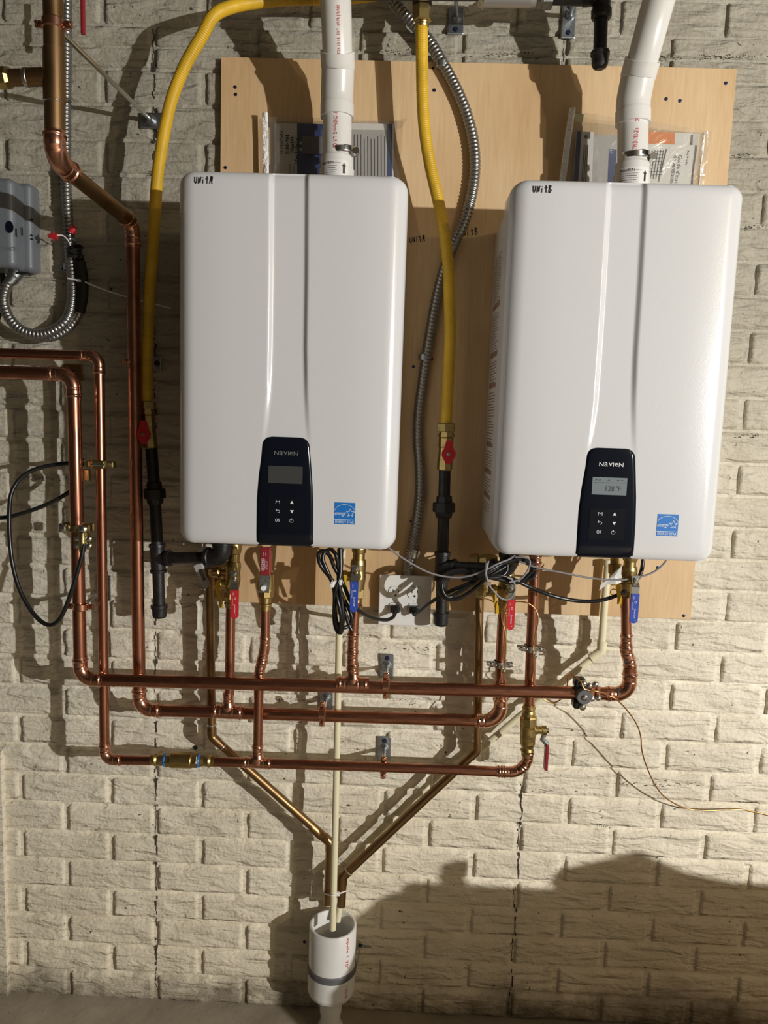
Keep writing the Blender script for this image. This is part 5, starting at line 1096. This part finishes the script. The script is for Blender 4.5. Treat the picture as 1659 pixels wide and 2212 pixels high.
# ================================================================ TOP PIPES
tp = thing('black_gas_manifold', 'black iron pipe along the top edge with a capped leg beside the right vent', 'gas pipe', P(1298, 60, .14))
dt = .145
obj('pipe', sweep([P(1180, -14, dt), P(1296, -10, dt)], .020, n=24), 'iron', tp); obj('pipe', sweep([P(600, -26, dt), P(1050, -22, dt)], .020, n=24), 'iron', tp)
obj('tee', prof(P(1300, -60, dt), P(1299, 42, dt), [(0, .018), (.70, .0180), (.78, .0178), (.80, .0205), (.94, .0205), (1, .0175)], n=26).join(prof(P(1300, -8, dt), P(1262, -8, dt), [(0, .0165), (.7, .0165), (.72, .019), (1, .019)], n=26)), 'iron', tp)
obj('tee', prof(P(912, -60, dt-.03), P(912, 10, dt-.03), [(0, .018), (.78, .0178), (.80, .0205), (1, .0200)], n=26), 'iron', tp)
obj('pipe', sweep([P(1299, 20, dt), P(1296, 120, dt)], RIRON*1.02, n=20), 'iron', tp)
obj('cap', prof(P(1296.5, 110, dt), P(1295.5, 150, dt), [(0, .0175), (.06, .0192), (.25, .0192), (.3, .0172), (.75, .0165), (.92, .013), (1, .007)], n=26), 'iron', tp)
obj('grey_sleeve', prof(P(1040, -8, dt), P(1158, -5, dt), [(0, .0175), (.04, .0195), (.9, .0195), (1, .0175)], n=30), 'clearpipe', tp)
obj('sleeve_nut', prof(P(1034, -9, dt), P(1046, -8, dt), [(0, .019), (1, .024)], n=8, flat=True), 'zinc', tp); obj('sleeve_nut', prof(P(1172, -6, dt), P(1192, -6, dt), [(0, .0235), (1, .0235)], n=8, flat=True), 'zinc', tp)
def top_hanger(label, plate_c, sz, top, d):
    b = P(*plate_c, 0); t = thing('pipe_hanger', label, 'pipe hanger', b)
    obj('base_plate', rbox(b+Vector((0, -.012, 0)), (sz[0], .004, sz[1]), .002), 'zinc', t)
    c_ = P(*top, d); q_ = b+Vector((.002, 0, sz[1]*.12)); obj('boss', prof(q_+Vector((0, -.012, 0)), q_+Vector((0, -.026, 0)), [(0, .011), (.4, .010), (1, .0075)]), 'zinc', t)
    obj('rod', sweep([q_+Vector((0, -.014, 0)), c_], .0045, n=12), 'zinc', t)
    for dz in ((-.32,) if sz[1] < .06 else (-.34, .36)):
        s2 = b+Vector((0, -.0135, sz[1]*dz)); obj('screw', prof(s2, s2+Vector((0, -.003, 0)), [(0, .0062), (1, .0045)], n=12), 'bluesteel', t)
top_hanger('zinc hanger plate at the top edge between the yellow tube and the grey sleeve', (984, 52), (.036, .055), (985, -6), .10)
top_hanger('zinc hanger plate at the top left of the capped drip leg', (1226, 50), (.031, .075), (1242, -4), .12)
tag(obj('valve_grip', rbox(P(179, 20, .16), (.0095, .008, .098), .003), 'darkred'), 'dark red lever grip hanging into the picture at the top left', 'valve grip')
# ================================================================ GROUND CLAMPS AND WIRES
def roundhead(c, r=.006, h=.004):
    c = Vector(c); m = prof(c, c+Vector((0, -h, 0)), [(0, r), (.5, r*.92), (.85, r*.6), (1, r*.2)], n=16); return m
def ground_clamp(label, px, py, d, r, w_=.058, material='chrome', tilt=0):
    c = P(px, py, d); t = thing('ground_clamp', label, 'ground clamp', c); rt = Vector((1, 0, tilt)).normalized()
    for s, y in (('front', -r*.55), ('back', r*.55)):
        pts = [-w_/2, w_/2]; m = MB(); q = c+Vector((0, y, 0))
        m.join(rbox(q-rt*(r+.008), (w_/2-r*.6, .0045, .014), .002, frame(rt, UP))); m.join(rbox(q+rt*(r+.008), (w_/2-r*.6, .0045, .014), .002, frame(rt, UP)))
        a0 = [c+rt*(math.cos(k)*(r+.002))+Vector((0, (1 if y > 0 else -1)*math.sin(k)*(r+.002), 0)) for k in [math.pi*i/12 for i in range(13)]]
        for i in range(12): m.join(plate([a0[i]-UP*.007, a0[i+1]-UP*.007, a0[i+1]+UP*.007, a0[i]+UP*.007], .0025, (a0[i]+a0[i+1])/2-c))
        obj('clamp_jaw', m, material if y < 0 else 'dark', t)
    for s in (-1, 1):
        q = c+rt*s*(r+.009)+Vector((0, -r*.55-.002, 0)); obj('clamp_screw', roundhead(q), 'chrome', t)
    q = c+rt*(.007)+Vector((0, -r-.003, -.012)); obj('wire_screw', roundhead(q, .0055), 'chrome', t)
    return t
ground_clamp('bright steel ground clamp on the copper riser with the left-hand bare wire', 1080, 1434, d2, R34)
ground_clamp('bright steel ground clamp on the copper riser above the large brass ball valve', 1147, 1400, d3, R34, tilt=-.02)
gl = thing('ground_clamp', 'brass ground clamp with a screwed lug holding thick black cable on the left pipe', 'ground clamp', P(165, 1140, d1))
c_ = P(165, 1140, d1); m = MB()
for y in (-.010, .012):
    m.join(rbox(c_+Vector((-.025, y, 0)), (.018, .006, .020), .003)); m.join(rbox(c_+Vector((.026, y, 0)), (.018, .006, .020), .003))
m.join(prof(c_-UP*.008, c_+UP*.008, [(0, R1+.0012), (.1, R1+.003), (.9, R1+.003), (1, R1+.0012)], n=28)); obj('clamp_jaw', m, 'bronze', gl)
obj('clamp_screw', roundhead(c_+Vector((-.024, -.014, 0)), .0085), 'chrome', gl)
lg = P(180.5, 1160, d1+.032); pts = [(-.010, .024), (.010, .024), (.012, .012), (.020, .000), (.020, -.026), (-.020, -.026), (-.020, .0), (-.012, .012)]
obj('lug_plate', plate([lg+Vector((x, 0, z)) for x, z in pts], .004, OUT), 'bronze', gl); obj('lug_barrel', sweep([lg+Vector((0, -.006, .010)), lg+Vector((0, -.006, -.030))], .0075, n=14), 'bronze', gl)
obj('clamp_screw', roundhead(lg+Vector((-.001, -.004, .017)), .0100, .006), 'chrome', gl)
for x, z in ((-.0125, -.003), (.0125, -.003), (-.0125, -.018), (.0125, -.018)): obj('lug_screw', roundhead(lg+Vector((x, -.004, z)), .0068), 'chrome', gl)
g3 = thing('ground_clamp', 'dark brass ground clamp in the shade on the thin vertical pipe behind the thick one', 'ground clamp', P(215, 1003, d3))
c_ = P(217.5, 1003, d3); m = prof(c_-UP*.009, c_+UP*.009, [(0, R34+.001), (.1, R34+.003), (.9, R34+.003), (1, R34+.001)], n=26)
m.join(rbox(c_+Vector((0, -.014, 0)), (.030, .005, .018), .003)); m.join(rbox(c_+Vector((-.020, .002, 0)), (.020, .020, .018), .004)); m.join(rbox(c_+Vector((.022, .002, 0)), (.018, .018, .016), .004)); obj('clamp_jaw', m, 'bronze', g3)
obj('clamp_screw', prof(c_+Vector((-.013, -.018, 0)), c_+Vector((.015, -.018, 0)), [(0, .003), (1, .003)], n=10), 'chrome', g3)
obj('lug', rbox(P(188, 1026, d3+.005), (.012, .014, .026), .002), 'brass', g3); 
for y in (1017, 1034): obj('lug_screw', prof(P(178, y, d3+.008), P(188, y, d3+.008), [(0, .0025), (1, .0025)], n=8), 'chrome', g3)
g4 = thing('ground_clamp', 'dark bronze ground clamp with many screws at the right end of the highest manifold pipe', 'ground clamp', P(1258, 1495, d1))
c_ = P(1254, 1496, d1); m = MB()
for dz in (-.024, .024): m.join(rbox(c_+Vector((-.004, 0, dz)), (.026, .030, .020), .006, seg=3))
m.join(prof(c_+RT_*-.014, c_+RT_*.012, [(0, R1+.001), (.15, R1+.0035), (.85, R1+.0035), (1, R1+.001)], n=28)); obj('clamp_jaw', m, 'dark', g4)
obj('hub', prof(c_+Vector((.002, -R1, 0)), c_+Vector((.002, -R1-.016, 0)), [(0, .017), (.85, .0165), (1, .0155)], n=24), 'rubber', g4); obj('clamp_screw', roundhead(c_+Vector((.002, -R1-.016, 0)), .0070), 'chrome', g4)
for dx, dz in ((0.001, .026), (0.002, -.026)): obj('clamp_screw', roundhead(c_+Vector((dx, -.016, dz)), .0085, .006), 'chrome', g4)
for px_ in (1276, 1288):
    q = P(px_, 1490, d1); obj('lug_band', rbox(q+Vector((0, -R1-.003, -.001)), (.0085, .005, .030), .001), 'fitting', g4)
for a_ in ((1273, 1481), (1286, 1478), (1278, 1509), (1292, 1507)): obj('lug_screw', roundhead(P(*a_, d1+R1+.006), .0070, .006), 'chrome', g4)
wr = lambda label, pts, r=.0016, material='orangewire', cat='wire', name='bare_wire': tag(obj(name, sweep(spl(PL(pts), 8), r, n=8), material), label, cat)
wr('bare copper wire looping down right from the ground clamp and off the right edge', [(1270, 1492, .205), (1292, 1494, .205), (1313, 1502, .195), (1333, 1512, .19), (1356, 1536, .17), (1376, 1566, .15), (1384, 1592, .135), (1386, 1618, .12), (1394, 1648, .10), (1412, 1690, .075), (1432, 1718, .055), (1458, 1736, .04), (1490, 1748, .032), (1540, 1751, .028), (1600, 1749, .024), (1640, 1756, .020), (1690, 1768, .018)])
wr('bare copper wire arching from the red-gripped valve over to the right-hand copper riser', [(1091, 1430, .140), (1093, 1400, .140), (1092, 1370, .140), (1089, 1348, .140), (1090, 1325, .145), (1098, 1308, .155), (1113, 1300, .165), (1135, 1301, .17), (1152, 1311, .17), (1161, 1326, .172), (1162, 1345, .172), (1157, 1368, .172), (1152, 1392, .17), (1150, 1402, .17)])
wr('second bare copper wire hugging the riser above the upper steel clamp', [(1085, 1425, .134), (1088, 1398, .136), (1090, 1365, .140), (1085, 1340, .140), (1084, 1322, .15), (1092, 1305, .158)])
wr('bare copper wire from the upper steel clamp looping behind the highest manifold pipe', [(1151, 1405, .168), (1153, 1430, .166), (1152, 1452, .165), (1148, 1470, .165), (1152, 1478, .15), (1162, 1494, .145), (1172, 1508, .145), (1186, 1517, .145), (1200, 1517, .145), (1214, 1508, .145), (1222, 1494, .145), (1225.5, 1478, .15), (1225.5, 1456, .165), (1232, 1456, .185), (1247, 1466, .20), (1256, 1476, .21), (1262, 1488, .212), (1272, 1491, .21)])
wr('bare copper wire curving from the lower steel clamp down to the middle pipe elbow', [(1084, 1438, .136), (1082, 1460, .138), (1078, 1480, .138), (1076, 1505, .140), (1068, 1528, .140), (1050, 1545, .138), (1030, 1551, .136), (1012, 1555, .133)])
wr('short bare wire behind the coiled cord left of the red-gripped valve on the right', [(1040, 1291, .10), (1058, 1296, .10), (1075, 1306, .11), (1084, 1316, .12)], .0014)
kc = thing('black_ground_cable', 'thick black cable looping down from the brass lug and up behind the left pipe', 'cable', P(100, 1350, .2))
obj('cable', sweep(spl(PL([(181, 1174, .215), (177, 1200, .218), (166, 1240, .222), (152, 1285, .222), (136, 1325, .22), (122, 1344, .215), (106, 1350, .21), (86, 1340, .205), (64, 1314, .20), (42, 1272, .195), (28, 1222, .19), (21, 1165, .185), (20, 1110, .18), (24, 1068, .175), (40, 1038, .165), (66, 1018, .155), (100, 1007, .145), (135, 1002, .14), (160, 1000, .135), (180, 1002, .135)]), 8), .0047, n=14), 'cable', kc)
kc2 = thing('black_cable', 'thick black cable rising from the left edge to behind the thick pipe', 'cable', P(60, 1105, .17))
obj('cable', sweep(spl(PL([(-30, 1118, .165), (10, 1118, .165), (40, 1111, .165), (75, 1100, .16), (105, 1088, .155), (130, 1075, .15), (160, 1056, .14), (178, 1040, .135)]), 8), .0047, n=14), 'cable', kc2)
for q, nm in (((150, 793), 'small dark screw plate behind the upper copper elbows at left'), ):
    c_ = P(158, 805, .012); t = thing('wall_bracket', nm, 'bracket', c_); obj('base_plate', rbox(c_, (.045, .004, .038), .002), 'copper_old', t); obj('screw', roundhead(c_+Vector((.002, -.002, 0)), .006), 'dark', t); obj('rib', rbox(c_+Vector((-.012, -.005, .002)), (.005, .008, .028), .001), 'copper_old', t)
c_ = P(340, 786, .003); t = thing('wall_bracket', 'small zinc plate with a dark hole in the shade behind the left yellow tube', 'bracket', c_+Vector((0, -.011, 0))); obj('base_plate', rbox(c_+Vector((-.004, -.013, 0)), (.034, .004, .034), .002), 'zinc', t); obj('screw', roundhead(c_+Vector((0.004, -.015, 0)), .007), 'dark', t)
an = P(422, 1615, .0095); tag(obj('wall_anchor', prof(an, an+Vector((0, -.002, 0)), [(0, .006), (1, .0045)], n=14), 'dark'), 'small dark anchor hole in the brick above the brass check valve', 'anchor')
